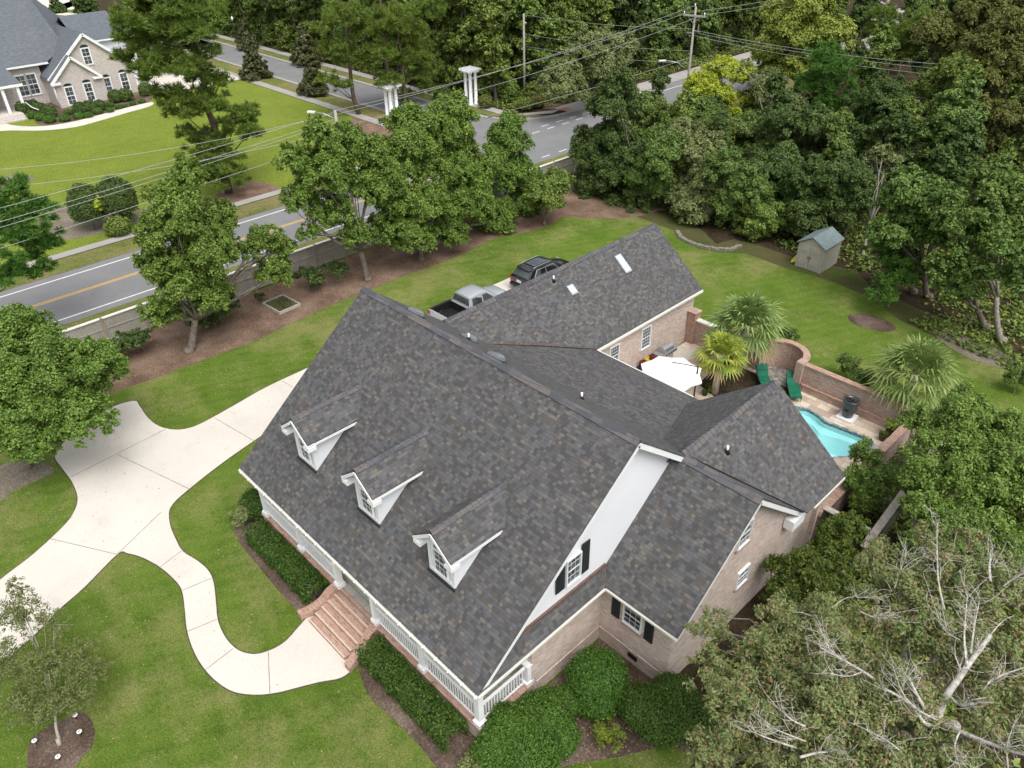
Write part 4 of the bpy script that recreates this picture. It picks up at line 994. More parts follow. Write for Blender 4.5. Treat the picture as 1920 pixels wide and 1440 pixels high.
put('lava_rocks', lr_, M['black'], e); put('spout', MB().box(-.1, .1, -.38, -.33, .62, .68), M['black'], e)
e = empty('pool_filter', (-7.7, 33.2, 0), 'grey pool filter tank beside the end of the garden wall', 'pool equipment')
put('tank', MB().lathe([(.26, 0), (.28, .1), (.28, .75), (.2, .92), (.05, .98)], 14), M['metal'], e); put('pump', MB().box(.35, .75, -.15, .15, 0, .35), M['black'], e)
e = empty('raised_bed', at(528, 573), 'small square timber raised garden bed by the fence', 'garden bed'); e.location.z = 0; e.rotation_euler.z = R(4)
put('edging', MB().box(-1, 1, -.8, -.72, 0, .2).box(-1, 1, .72, .8, 0, .2).box(-1, -.92, -.72, .72, 0, .2).box(.92, 1, -.72, .72, 0, .2), M['rail_wood'], e); put('soil', MB().box(-.92, .92, -.72, .72, 0, .12), M['mulch'], e)
for k, q in enumerate([((145, 1348)), ((153, 1379)), ((69, 1396)), ((113, 1426))]):
    p = at(*q); e = empty('garden_light', (p.x, p.y, .0), ['small round white path light beside a green tuft in the mulch ring', 'small round white path light at the right side of the mulch ring', 'small round white path light at the left edge of the mulch ring', 'small round path light lying by a twig in the mulch ring'][k], 'garden light', 'small lights in the mulch ring')
    put('stake', MB().tube([(0, 0, 0), (0, 0, .22)], .012, 6), M['black'], e); put('ring', MB().lathe([(.035, .22), (.085, .225), (.085, .25), (.035, .255)], 14), M['white'], e); put('lens', MB().lathe([(.033, .22), (.02, .262)], 10), M['black'], e)
sn = MB(); rs = random.Random(9); sp_ = px_poly([(1270, 437), (1280, 450), (1305, 461), (1335, 468), (1365, 470), (1386, 464)], 0, 6, False)
for p in sp_: sn.box(-.16, .16, -.11, .11, 0, .18+.05*rs.random(), Matrix.Translation((p.x-sp_[0].x, p.y-sp_[0].y, 0)) @ Matrix.Rotation(rs.random()*1.2, 4, 'Z'))
tag(put('stone_edging', sn, simple('edging_stone', (.22, .205, .175), .9, .1, var=.25, scale=4), loc=(sp_[0].x, sp_[0].y, 0)), 'curved low border of pale stones edging the shaded bed at the wood line', 'edging', kind='stuff')

# ================================================================ VEHICLES
def paint(name, c, rough=.25, metal=.0):
    b = NB(name); b.col(c); b.p.inputs['Coat Weight'].default_value = .7; b.p.inputs['Coat Roughness'].default_value = .08; return b.done(rough, .5, metal)
def loft(stations, sm=True):
    """stations: (y, z_bottom, z_mid, z_top, w_bottom, w_mid, w_top, crown)"""
    mb = MB(); rings = []
    for y, zb, zm, zt, wb, wm, wt, cr in stations:
        half = [(wb*.8, zb), (wb, zb+.06), (wm, zm), (wt, zt-.03), (wt-.07, zt+.01), (wt*.5, zt+cr)]
        ring = [(x, y, z) for x, z in half]+[(0, y, zt+cr*1.15)]+[(-x, y, z) for x, z in reversed(half)]
        rings.append(ring)
    n = len(rings[0])
    for a, b in zip(rings[:-1], rings[1:]):
        for j in range(n-1): mb.poly([a[j], a[j+1], b[j+1], b[j]][::-1], sm)
        mb.poly([a[n-1], a[0], b[0], b[n-1]][::-1])
    mb.poly(rings[0]); mb.poly(rings[-1][::-1]); return mb
def wheel(e, x, y, r):
    t_ = put('wheel', MB().lathe([(r*.62, -.11), (r*.95, -.11), (r, -.07), (r, .07), (r*.95, .11), (r*.62, .11)], 22), M['black'], e, loc=(x, y, r), rot=(0, R(90), 0))
    rm = MB().lathe([(.02, .06), (r*.6, .1), (r*.64, .12), (r*.64, -.12), (r*.6, -.1), (.02, -.06)], 16); put('rim', rm, M['metal'], t_)
def quad(mb, pts, off=0): mb.slab(pts, .012); return mb
def weld(o):
    bm = bmesh.new(); bm.from_mesh(o.data); bmesh.ops.remove_doubles(bm, verts=bm.verts, dist=.0005); bmesh.ops.recalc_face_normals(bm, faces=bm.faces); bm.to_mesh(o.data); bm.free()
    for p in o.data.polygons: p.use_smooth = True
    o.data.set_sharp_from_angle(angle=R(35))
def suv():
    e = empty('parked_car', (-33.0, 31.95, .02), 'black sport utility car with chrome window trim parked behind the pickup', 'car')
    pb = paint('black_car_paint', (.008, .009, .011))
    body = loft([(0, .45, .75, .98, .78, .84, .78, .02), (.08, .32, .72, 1.04, .86, .93, .86, .02), (.5, .25, .7, 1.06, .9, .96, .9, .02), (1.6, .25, .68, 1.02, .9, .97, .9, .02), (3.0, .25, .66, 1.0, .9, .97, .88, .03), (3.55, .25, .66, 1.0, .9, .96, .84, .05), (4.2, .28, .62, .90, .86, .92, .76, .05), (4.55, .32, .58, .80, .78, .84, .62, .03), (4.7, .40, .56, .70, .6, .64, .45, .0)])
    o = put('body', body, pb, e); weld(o)
    cab = loft([(.10, 1.0, 1.02, 1.06, .80, .82, .80, 0), (.62, 1.0, 1.25, 1.60, .82, .78, .64, .02), (1.4, 1.0, 1.25, 1.66, .84, .80, .66, .025), (2.4, 1.0, 1.25, 1.64, .84, .80, .65, .025), (2.75, 1.0, 1.22, 1.54, .84, .8, .62, .02), (3.5, .98, 1.0, 1.03, .80, .82, .74, .02)])
    o = put('cabin', cab, pb, e); weld(o)
    g = MB(); quad(g, [(-.62, .50, 1.53), (.62, .50, 1.53), (.74, .13, 1.12), (-.74, .13, 1.12)][::-1]); put('rear_window', g, M['glass'], e)
    g = MB(); quad(g, [(-.6, 2.86, 1.5), (.6, 2.86, 1.5), (.75, 3.42, 1.08), (-.75, 3.42, 1.08)]); put('windscreen', g, M['glass'], e)
    for s_ in (1, -1):
        pts = [(.835*s_, .65, 1.14), (.835*s_, 2.95, 1.10), (.70*s_, 2.5, 1.50), (.69*s_, 1.0, 1.53)]
        if s_ < 0: pts = pts[::-1]
        g = MB(); quad(g, pts); w_ = put('side_window', g, M['glass'], e)
        c_ = MB(); loop = [Vector(p) for p in pts]
        for a, b in zip(loop, loop[1:]+loop[:1]): c_.bar(a, b, .035, .035)
        c_.bar((.84*s_, 1.75, 1.12), (.70*s_, 1.75, 1.53), .05, .03)
        put('chrome_trim', c_, M['metal'], w_)
        put('roof_rail', MB().tube([(.56*s_, .75, 1.66), (.57*s_, .95, 1.71), (.57*s_, 2.3, 1.71), (.56*s_, 2.5, 1.67)], .022, 6), M['metal'], e)
        put('tail_light', MB().box(min(.5*s_, .9*s_), max(.5*s_, .9*s_), -.01, .16, .82, .98), simple('red_lens', (.45, .01, .015), .2, .5) if s_ > 0 else bpy.data.materials['red_lens'], e)
        put('headlight', MB().box(min(.5*s_, .8*s_), max(.5*s_, .8*s_), 4.3, 4.52, .70, .83), M['metal'], e)
        mr_ = put('mirror', MB().box(min(.9*s_, 1.08*s_), max(.9*s_, 1.08*s_), 2.75, 2.88, 1.05, 1.2), pb, e)
        for y_ in (.85, 3.75): wheel(e, s_*.86, y_, .36)
    put('number_plate', MB().box(-.2, .2, -.035, -.005, .76, .90), M['white'], e); put('rear_bumper', MB().box(-.82, .82, -.06, .12, .36, .56), M['black'], e)
    put('sunroof', MB().box(-.42, .42, 1.0, 2.2, 1.685, 1.70), M['glass'], e)
    put('spoiler', MB().box(-.6, .6, .38, .62, 1.58, 1.62), pb, e)
suv()
def pickup():
    e = empty('pickup_truck', (-32.9, 25.05, .02), 'silver crew cab pickup truck with an open black bed parked beside the house', 'pickup')
    ps = paint('silver_truck_paint', (.42, .445, .48), .35, .25)
    b_ = MB()
    for s_ in (1, -1):
        x0, x1 = sorted((s_*.80, s_*.95)); b_.box(x0, x1, .0, 1.72, .5, 1.18)
    b_.box(-.95, .95, -.06, .06, .5, 1.16).box(-.8, .8, 1.62, 1.72, .5, 1.16).box(-.8, .8, .06, 1.62, .5, .66)
    o = put('bed', b_, ps, e); put('bed_liner', MB().box(-.79, .79, .07, 1.61, .661, .69).box(-.798, -.77, .07, 1.61, .69, 1.19).box(.77, .798, .07, 1.61, .69, 1.19).box(-.77, .77, 1.58, 1.618, .69, 1.19).box(-.77, .77, .062, .09, .69, 1.14), M['black'], o)
    put('bed_rail', MB().box(-.96, -.78, 0, 1.7, 1.182, 1.2).box(.78, .96, 0, 1.7, 1.182, 1.2), M['shutter'], o)
    body = loft([(1.74, .35, .8, 1.16, .88, .95, .88, .01), (2.6, .35, .8, 1.16, .9, .96, .88, .02), (3.7, .35, .8, 1.14, .9, .96, .86, .03), (4.1, .38, .8, 1.14, .9, .96, .82, .06), (4.9, .4, .75, 1.06, .88, .94, .78, .05), (5.2, .45, .7, .95, .8, .86, .68, .02), (5.3, .5, .65, .8, .7, .74, .55, 0)])
    o = put('body', body, ps, e); weld(o)
    cab = loft([(1.76, 1.1, 1.14, 1.2, .84, .86, .82, 0), (1.92, 1.1, 1.35, 1.74, .86, .82, .68, .02), (2.5, 1.1, 1.35, 1.80, .86, .82, .69, .03), (3.2, 1.1, 1.35, 1.78, .86, .82, .68, .03), (3.42, 1.1, 1.33, 1.70, .86, .82, .66, .02), (4.15, 1.08, 1.12, 1.18, .82, .84, .78, .02)])
    o = put('cabin', cab, ps, e); weld(o)
    g = MB(); quad(g, [(-.64, 1.865, 1.66), (.64, 1.865, 1.66), (.76, 1.775, 1.27), (-.76, 1.775, 1.27)][::-1]); put('rear_window', g, M['glass'], e)
    g = MB(); quad(g, [(-.62, 3.53, 1.64), (.62, 3.53, 1.64), (.76, 4.07, 1.25), (-.76, 4.07, 1.25)]); put('windscreen', g, M['glass'], e)
    for s_ in (1, -1):
        pts = [(.865*s_, 2.02, 1.24), (.865*s_, 3.78, 1.22), (.725*s_, 3.3, 1.64), (.725*s_, 2.1, 1.66)]
        if s_ < 0: pts = pts[::-1]
        g = MB(); quad(g, pts); w_ = put('side_window', g, M['glass'], e); put('pillar', MB().bar((.87*s_, 2.85, 1.22), (.73*s_, 2.85, 1.66), .07, .03), ps, w_)
        put('tail_light', MB().box(*sorted((.8*s_, .97*s_)), -.07, .03, .8, 1.1), bpy.data.materials['red_lens'], e)
        put('mirror', MB().box(*sorted((.95*s_, 1.15*s_)), 3.6, 3.72, 1.15, 1.38), ps, e)
        put('headlight', MB().box(*sorted((.55*s_, .82*s_)), 5.0, 5.24, .78, .92), M['metal'], e)
        for y_ in (.85, 4.35): wheel(e, s_*.86, y_, .4)
    put('rear_bumper', MB().box(-.88, .88, -.2, -.06, .5, .66), M['metal'], e)
pickup()

# ================================================================ NEIGHBOUR HOUSE
NU = -106.0
nh = empty('neighbour_house', (NU-6, 26, 0), 'large pale brick house with plain grey roofs and white trim across the street', 'house')
def npart(name, mb, m, sub=None):
    o = put(name, mb, m, sub if sub is not None else nh)
    if sub is None: o.matrix_parent_inverse = Matrix.Translation((-(NU-6), -26, 0))
    return o
def nx(px, py, u): return onx(px, py, u)
a_, pk, b2 = nx(95, 157, NU), nx(129, 104, NU), nx(187, 138, NU)
zc = (a_.z+b2.z)/2
npart('wall', MB().slab([(NU, a_.y+.25, 0), (NU, b2.y+.3, 0), (NU, b2.y+.3, zc+.3), (NU, (a_.y+b2.y)/2, pk.z-.1), (NU, a_.y+.25, zc+.1)], .3), M['brick_nb'])
ym = (a_.y+b2.y)/2
def gable_roof(y0, y1, ze, zr, u0, u1, m='shingle_gray', t_=.18):
    ymid = (y0+y1)/2; mb = MB()
    mb.slab([(u0, y0, ze), (u1, y0, ze), (u1, ymid, zr), (u0, ymid, zr)], t_); mb.slab([(u0, ymid, zr), (u1, ymid, zr), (u1, y1, ze), (u0, y1, ze)], t_)
    npart('roof', mb, M[m]); fr = MB(); u = max(u0, u1)
    fr.bar((u+.04, y0, ze-.16), (u+.04, ymid, zr-.16), .08, .3).bar((u+.04, ymid, zr-.16), (u+.04, y1, ze-.16), .08, .3)
    npart('trim', fr, M['white']); return ymid
gable_roof(a_.y, b2.y, zc, pk.z, NU-8, NU+.3)
npart('cornice_return', MB().box(NU+.0, NU+.4, a_.y-.1, a_.y+1.0, zc-.35, zc-.1), M['white']); npart('cornice_return', MB().box(NU+.0, NU+.4, b2.y-1.0, b2.y+.1, zc-.35, zc-.1), M['white'])
# big gable behind
NB2 = NU-1.2
p1_, p2_, p3_ = nx(123, 101, NB2), nx(150.6, 61, NB2), nx(224, 104, NB2)
sl_ = (p2_.z-p3_.z)/(p3_.y-p2_.y)
yl, yr = p2_.y-(p2_.z-3.2)/sl_, p2_.y+(p2_.z-3.2)/sl_
npart('wall', MB().slab([(NB2, yl+.4, 0), (NB2, yr-.4, 0), (NB2, yr-.4, 3.3), (NB2, p2_.y, p2_.z-.15), (NB2, yl+.4, 3.3)], .3), M['brick_nb'])
gable_roof(yl, yr, 3.2, p2_.z, NB2-12, NB2+.3)
npart('wall', MB().box(NB2-11.5, NB2-.4, yr-.8, yr-.5, 0, 3.2), M['brick_nb']); npart('wall', MB().box(NB2-6, NU-.3, a_.y+.3, a_.y+.6, 0, zc), M['brick_nb'])
# entrance wing and the big hipped roof to the left
npart('wall', MB().box(NU-4.2, NU-3.9, 12, a_.y+.3, 0, 4.6), M['brick_nb'])
rf = MB(); yh = p2_.y-1.0
rf.slab([(NU-3.3, 4, 4.7), (NU-3.3, a_.y+1.2, 4.7), (NU-5.2, yh, 5.7), (-118, yh-1, 12.0), (-118, 4, 12.0)], .2)
rf.slab([(-118, 4, 12.0), (-118, yh-1, 12.0), (-131, yh+5, 4.7), (-131, 4, 4.7)], .2)
rf.slab([(NU-5.2, yh, 5.7), (-120, yh+5, 5.7), (-131, yh+5, 4.7), (-118, yh-1, 12.0)], .2)
npart('roof', rf, M['shingle_gray'])
y0_, y1_ = p2_.y+.6, p2_.y+7.6
npart('roof', MB().slab([(-111.3, y0_, 5.9), (-111.3, y1_, 5.9), (-116, y1_-1.2, 8.4), (-116, y0_, 8.4)], .15).slab([(-116, y0_, 8.4), (-116, y1_-1.2, 8.4), (-121, y1_, 5.9), (-121, y0_, 5.9)], .15).slab([(-111.3, y1_, 5.9), (-121, y1_, 5.9), (-116, y1_-1.2, 8.4)], .15), M['shingle_gray'])
npart('wall', MB().box(-120.5, -111.7, y0_, y1_-.3, 0, 5.74), M['siding']); npart('trim', MB().box(-111.35, -111.2, y0_, y1_, 5.68, 5.86), M['white'])
npart('trim', MB().box(NU-3.35, NU-3.2, 4, a_.y+1.3, 4.45, 4.65), M['white'])
npart('roof', MB().slab([(NU+.6, 12, 3.6), (NU+.6, 23.4, 3.6), (NU-4, 23.0, 5.2), (NU-4, 12, 5.2)], .2), M['shingle_gray']); npart('trim', MB().box(NU+.55, NU+.72, 12, 23.5, 3.3, 3.55), M['white'])
for y_ in (22.9, 21.3, 19.7): npart('column', MB().box(NU+.25, NU+.55, y_-.15, y_+.15, .6, 3.35), M['white'])
npart('porch_floor', MB().box(NU-4, NU+.7, 12, 23.6, 0, .6), M['conc']); npart('steps', MB().box(NU+.7, NU+1.2, 15, 22.5, 0, .45).box(NU+1.2, NU+1.7, 15, 22.5, 0, .3).box(NU+1.7, NU+2.2, 15, 22.5, 0, .15), M['brick_nb'])
npart('handrail', MB().tube([(NU+.5, 23.2, 1.5), (NU+1.6, 23.4, 1.1), (NU+2.6, 23.8, .9)], .05, 6), M['white'])
npart('downspout', MB().tube([(NU+.1, a_.y+.15, 0), (NU+.1, a_.y+.15, zc)], .07, 6), M['white'])
def nwin(px0, py0, px1, py1, u, cols=2, wv=.8, hv=1.9):
    p = nx((px0+px1)/2, (py0+py1)/2, u); o = Vector((u, p.y-wv/2, p.z-hv/2))
    window(npart, o, (0, 1, 0), wv, hv, cols, 4, (1, 0, 0), fw=.14)
    n = 8; ar = MB(); P = [(u+.05, p.y+(wv/2+.1)*math.cos(math.pi*i/n), p.z+hv/2+.15+.32*math.sin(math.pi*i/n)) for i in range(n+1)]
    ar.slab(P, .04); npart('arch', ar, M['shutter'])
nwin(125, 165, 140, 194, NU); nwin(160, 157, 175, 187, NU); nwin(196, 149, 209, 175, NB2); nwin(155, 92, 170, 119, NB2, hv=1.7); nwin(228, 140, 240, 165, NB2)
window(npart, (NU-3.9, 24.0, 1.3), (0, 1, 0), .95, 2.2, 2, 4, (1, 0, 0), fw=.15); window(npart, (NU-3.9, 25.15, 1.3), (0, 1, 0), .95, 2.2, 2, 4, (1, 0, 0), fw=.15)
# farther house behind it
f2 = empty('far_house', (-190, 32, 0), 'dark roofed house far behind the neighbour at the top left corner', 'house')
put('wall', MB().box(-6, 6, -8, 8, 0, 5), M['brick_red'], f2)
rf = MB().slab([(6.6, -8.6, 5), (6.6, 8.6, 5), (0, 5, 9), (0, -5, 9)], .2); rf.slab([(-6.6, 8.6, 5), (-6.6, -8.6, 5), (0, -5, 9), (0, 5, 9)], .2); rf.slab([(6.6, 8.6, 5), (-6.6, 8.6, 5), (0, 5, 9)], .2); rf.slab([(-6.6, -8.6, 5), (6.6, -8.6, 5), (0, -5, 9)], .2)
put('roof', rf, M['shutter'], f2)
# ================================================================ VEGETATION
def rdir(r, n, zmin=-1.0):
    v = r.normal(size=(int(n*1.8/(1-max(zmin, -.999)*.5+.0))+8, 3)); v /= np.linalg.norm(v, axis=1)[:, None]
    v = v[v[:, 2] > zmin]
    while len(v) < n: v = np.concatenate([v, v])
    return v[:n]
LEAVES = [0]
def leafmesh(name, pos, nrm, L, W, r, jit=.35):
    n = len(pos); LEAVES[0] += n; nrm = nrm+r.normal(size=(n, 3))*.55; nrm /= np.linalg.norm(nrm, axis=1)[:, None]+1e-9
    a = np.cross(nrm, r.normal(size=(n, 3))); a /= np.linalg.norm(a, axis=1)[:, None]+1e-9; b = np.cross(nrm, a)
    s = (1+jit*(r.random(n)*2-1))[:, None]
    v = np.stack([pos-a*L*s*.5, pos+b*W*s*.5-a*L*s*.05, pos+a*L*s*.5, pos-b*W*s*.5-a*L*s*.05], 1).reshape(-1, 3)
    me = bpy.data.meshes.new(name); me.vertices.add(4*n); me.vertices.foreach_set('co', v.astype(np.float32).ravel())
    me.loops.add(4*n); me.loops.foreach_set('vertex_index', np.arange(4*n, dtype=np.int32)); me.polygons.add(n)
    me.polygons.foreach_set('loop_start', np.arange(0, 4*n, 4, dtype=np.int32)); me.update(calc_edges=True); return me
def lobes_to_leaves(r, lobes, per_m2, spread=(.20, .36), K=34, zmin=-.35, spire=1.0, fill=.85, gap=.12):
    """lobes: (c, (rx, ry, rz)). Every lobe carries K twig clusters on its outside, every cluster 6 tufts of leaves"""
    P, N = [], []
    for c, e in lobes:
        c = np.array(c, float); e = np.array(e, float); R_ = e.mean()
        k = max(16, int(K*(R_/2.2)**.9))
        d = rdir(r, k, zmin)
        br = R_*r.uniform(spread[0], spread[1], k)
        bc = c+d*(e-br[:, None]*.6)*r.uniform(.66, 1.06, k)[:, None]
        nin = k//4                                                   # some clusters deep inside close the view through
        bc = np.concatenate([bc, c+rdir(r, nin)*e*r.uniform(.1, .5, nin)[:, None]]); br = np.concatenate([br, R_*np.full(nin, spread[1])])
        dd = np.concatenate([d, np.tile([0, 0, 1.], (nin, 1))])
        for i in range(len(bc)):
            sd = rdir(r, 8, -.6); sr = br[i]*r.uniform(.36, .62, 8)
            sc = bc[i]+sd*br[i]*.72*np.array([1, 1, spire])
            for j in range(8):
                if r.random() < gap: continue
                m = max(3, int(per_m2*sr[j]**2*4))
                q = rdir(r, m, -.8); rad = sr[j]*(.12+1.18*fill*r.random(m)**.6)
                pts = sc[j]+q*rad[:, None]*np.array([1, 1, spire])
                if spire > 1.05: pts[:, :2] = sc[j][:2]+(pts[:, :2]-sc[j][:2])*(1.15-.55*np.clip((pts[:, 2:3]-sc[j][2])/(sr[j]*spire), -1, 1))
                P.append(pts); N.append(q*.6+dd[i]*.5+np.array([0, 0, .55]))
    return np.concatenate(P), np.concatenate(N)
def ballfol(r, lobes, per_m2, jit=.08):
    P, N = [], []
    for c, e in lobes:
        c = np.array(c, float); e = np.array(e, float); m = int(per_m2*12.6*e[0]*e[2]); d = rdir(r, m, -.55); ph = r.uniform(0, 6, 6)
        bump_ = 1+.05*np.sin(d[:, 0]*5+ph[0])*np.sin(d[:, 1]*5+ph[1])+.045*np.sin(d[:, 0]*11+ph[2])*np.sin(d[:, 1]*12+ph[3])*np.sin(d[:, 2]*11+ph[4])
        q = c+d*e*(bump_*(1-r.normal(size=m)*jit+(r.random(m) > .985)*.1))[:, None]; P.append(q); N.append(d*.8+np.array([0, 0, .3]))
        k = m//5; P.append(c+rdir(r, k, -.5)*e*r.uniform(.7, .9, k)[:, None]); N.append(rdir(r, k, -.2))
    P, N = np.concatenate(P), np.concatenate(N); keep = np.ones(len(P), bool)
    for c, e in lobes: keep &= (((P-np.array(c))/np.array(e))**2).sum(1) > .42
    return P[keep], N[keep]
def limb(mb, a, b, r0, r1, rnd, bend=.12, n=5, sides=6):
    a, b = Vector(a), Vector(b); L = (b-a).length; P = []; off = Vector([rnd.uniform(-1, 1) for _ in range(3)])*L*bend
    for k in range(n+1):
        t_ = k/n; P.append(a.lerp(b, t_)+off*math.sin(math.pi*t_)+Vector([rnd.uniform(-1, 1) for _ in range(3)])*L*.012)
    mb.tube(P, [r0+(r1-r0)*k/n for k in range(n+1)], sides); return P
def make_trunk(base, lobes, r0, rnd, stems=1, extra=3, fork=.35):
    mb = MB(); base = Vector(base)
    mc = Vector((0, 0, 0)); w_ = 0
    for c, e in lobes: mc += Vector(c)*e[0]; w_ += e[0]
    mc /= w_
    fz = base.lerp(mc, fork)
    limb(mb, base-Vector((0, 0, .15)), fz, r0*1.15, r0*.8, rnd, .04)
    mb.tube([base-Vector((0, 0, .1)), base+Vector((0, 0, .25))], [r0*1.7, r0*1.1], 8)
    for c, e in lobes:
        c = Vector(c); P = limb(mb, fz, c, r0*.6, r0*.2, rnd, .10)
        for k in range(extra):
            q = c+Vector((rnd.uniform(-1, 1)*e[0], rnd.uniform(-1, 1)*e[1], rnd.uniform(-.3, .9)*e[2]))*.8
            limb(mb, P[rnd.randint(2, 5)], q, r0*.2, r0*.05, rnd, .14, 4, 5)
    return mb
def plant(name, base, lobes, leaf, label, cat='tree', group=None, L=.15, W=.09, dens=260, r0=.18, seed=1, bark='bark', mat=None, trunk='trunk', ball=False, **kw):
    r = np.random.default_rng(seed); rnd = random.Random(seed); base = Vector(base)
    e = empty(name, base, label, cat, group)
    loc = [((c[0]-base.x, c[1]-base.y, c[2]-base.z), s) for c, s in lobes]
    P, N = ballfol(r, loc, dens) if ball else lobes_to_leaves(r, loc, dens, **kw)
    k_ = P[:, 2] > .02; P, N = P[k_], N[k_]
    link('crown' if trunk == 'trunk' else 'foliage', leafmesh('crown', P, N, L, W, r), LF[leaf], e)
    if r0 > 0: put(trunk, make_trunk((0, 0, 0), loc, r0, rnd), M[bark], e)
    return e
def lob(kind, val, px, py, rpx, rz=1.0, ry=1.0):
    p = {'x': onx, 'y': ony}[kind](px, py, val) if kind in 'xy' else at(px, py, val)
    d = depth(p); R_ = rpx*d/F_PX; return ((p.x, p.y, p.z), (R_, R_*ry, R_*rz))
def base_px(px, py): p = at(px, py); return (p.x, p.y, 0)

# --- the three pears along the drive and fence, and the cluster behind the pickup
plant('pear_tree', base_px(48, 878), [lob('z', 4.2, 95, 715, 92), lob('z', 3.4, 30, 790, 85), lob('z', 3.6, 150, 790, 62), lob('z', 4.6, 185, 690, 55), lob('z', 5.2, 40, 650, 75), lob('z', 2.6, 70, 830, 50), lob('z', 3.2, 215, 690, 30)], 'pear',
      'broad round-topped pear tree overhanging the left end of the concrete driveway', L=0.133, W=0.086, dens=387, seed=11, r0=.17, K=64, spread=(.13, .27), spire=1.15)
plant('pear_tree', base_px(355, 660), [lob('x', -41.6, 330, 400, 62), lob('x', -41.4, 375, 480, 66), lob('x', -41.8, 300, 500, 44), lob('x', -41.6, 350, 335, 38, 1.2), lob('x', -41.8, 400, 420, 48), lob('x', -41.8, 300, 590, 40), lob('x', -41.0, 400, 560, 42), lob('x', -42.4, 500, 450, 34), lob('x', -42.2, 515, 510, 36), lob('x', -42.4, 470, 470, 26), lob('x', -41.6, 290, 450, 42), lob('x', -41.4, 335, 540, 46), lob('x', -41.4, 390, 530, 36), lob('x', -41.8, 425, 470, 34), lob('x', -42.2, 530, 470, 28)], 'pear',
      'pear tree in the straw bed with one bough reaching right over the fence', L=0.133, W=0.086, dens=372, seed=12, r0=.22, K=64, spread=(.13, .27), spire=1.3)
plant('pear_tree', base_px(690, 525), [lob('x', -41.8, 600, 330, 60), lob('x', -42, 545, 300, 36), lob('x', -41.8, 640, 280, 50, 1.1), lob('x', -41.5, 700, 350, 56), lob('x', -41.8, 620, 400, 44), lob('x', -42, 560, 380, 34), lob('x', -42, 590, 255, 28, 1.3), lob('x', -41.5, 725, 430, 40), lob('x', -41.5, 580, 440, 24), lob('x', -41.7, 660, 440, 36), lob('x', -41.5, 690, 290, 40), lob('x', -41.8, 740, 380, 40)], 'pear',
      'tall open pear tree rising from the straw bed in front of the fence gap', L=0.148, W=0.094, dens=294, seed=13, r0=.2, K=64, spread=(.13, .27), spire=1.3)
plant('pear_tree', base_px(790, 488), [lob('x', -41, 770, 440, 50), lob('x', -41, 800, 390, 52), lob('x', -41, 755, 380, 40), lob('x', -41, 840, 440, 40)], 'pear', 'low bushy pear tree right of the tall open one, twigs hanging low', L=0.148, W=0.094, dens=325, seed=14, r0=.16, K=64, spread=(.13, .27), spire=1.3)
plant('pear_tree', base_px(870, 455), [lob('x', -42, 870, 380, 60), lob('x', -42.2, 905, 320, 48), lob('x', -42, 850, 320, 45, 1.1), lob('x', -42, 930, 410, 44)], 'pear', 'dense pear tree standing right behind the parked car', L=0.148, W=0.094, dens=325, seed=15, r0=.18, K=64, spread=(.13, .27), spire=1.3)
plant('pear_tree', (-43, 31, 0), [lob('x', -43, 770, 260, 60), lob('x', -43, 740, 320, 50), lob('x', -43, 845, 240, 50, 1.3), lob('x', -43, 800, 310, 46), lob('x', -43, 860, 270, 36, 1.2)], 'pear', 'tall spired pear tree in front of the white pergola', L=0.156, W=0.101, dens=310, seed=16, r0=.18, K=64, spread=(.13, .27), spire=1.4)
plant('pear_tree', (-43.3, 40, 0), [lob('x', -43.3, 955, 265, 42, 1.3), lob('x', -43.3, 960, 330, 44), lob('x', -43, 985, 380, 40), lob('x', -43.3, 1010, 340, 24)], 'pear', 'slim pear tree in front of the road junction, right end of the fence row', L=0.156, W=0.101, dens=310, seed=17, r0=.16, K=64, spread=(.13, .27), spire=1.4)
plant('holly_bush', base_px(1020, 422), [lob('x', -39.5, 1018, 375, 42), lob('x', -39.8, 1045, 345, 34)], 'wood', 'large dark bush at the end of the straw bed beside the lawn', 'bush', L=0.156, W=0.094, dens=310, seed=18, r0=.08)

# --- shrubs by the fence
k = 0
for px, py, rp, lab in [(225, 648, 30, 'dark spreading shrub against the fence left of the twin-trunk pear'), (262, 632, 22, 'dark shrub close behind the twin-trunk pear'), (385, 590, 36, 'reddish dark shrub right of the twin-trunk pear'), (420, 575, 28, 'dark low shrub beside the raised garden bed'), (583, 522, 28, 'rounded dark shrub by the fence right of the raised bed'), (630, 508, 22, 'small dark shrub at the foot of the fence before the open pear'), (487, 556, 9, 'tiny green tuft behind the raised bed'), (195, 655, 20, 'leftmost dark shrub under the fence')]:
    k += 1; l_ = lob('z', .9 if rp > 10 else .3, px, py, rp*1.3, .6, .9)
    plant('shrub', (l_[0][0], l_[0][1], 0), [l_], 'dark', lab, 'shrub', 'shrubs along the fence', L=.16, W=.08, dens=240, seed=30+k, r0=.04, trunk='stem', zmin=-.2)

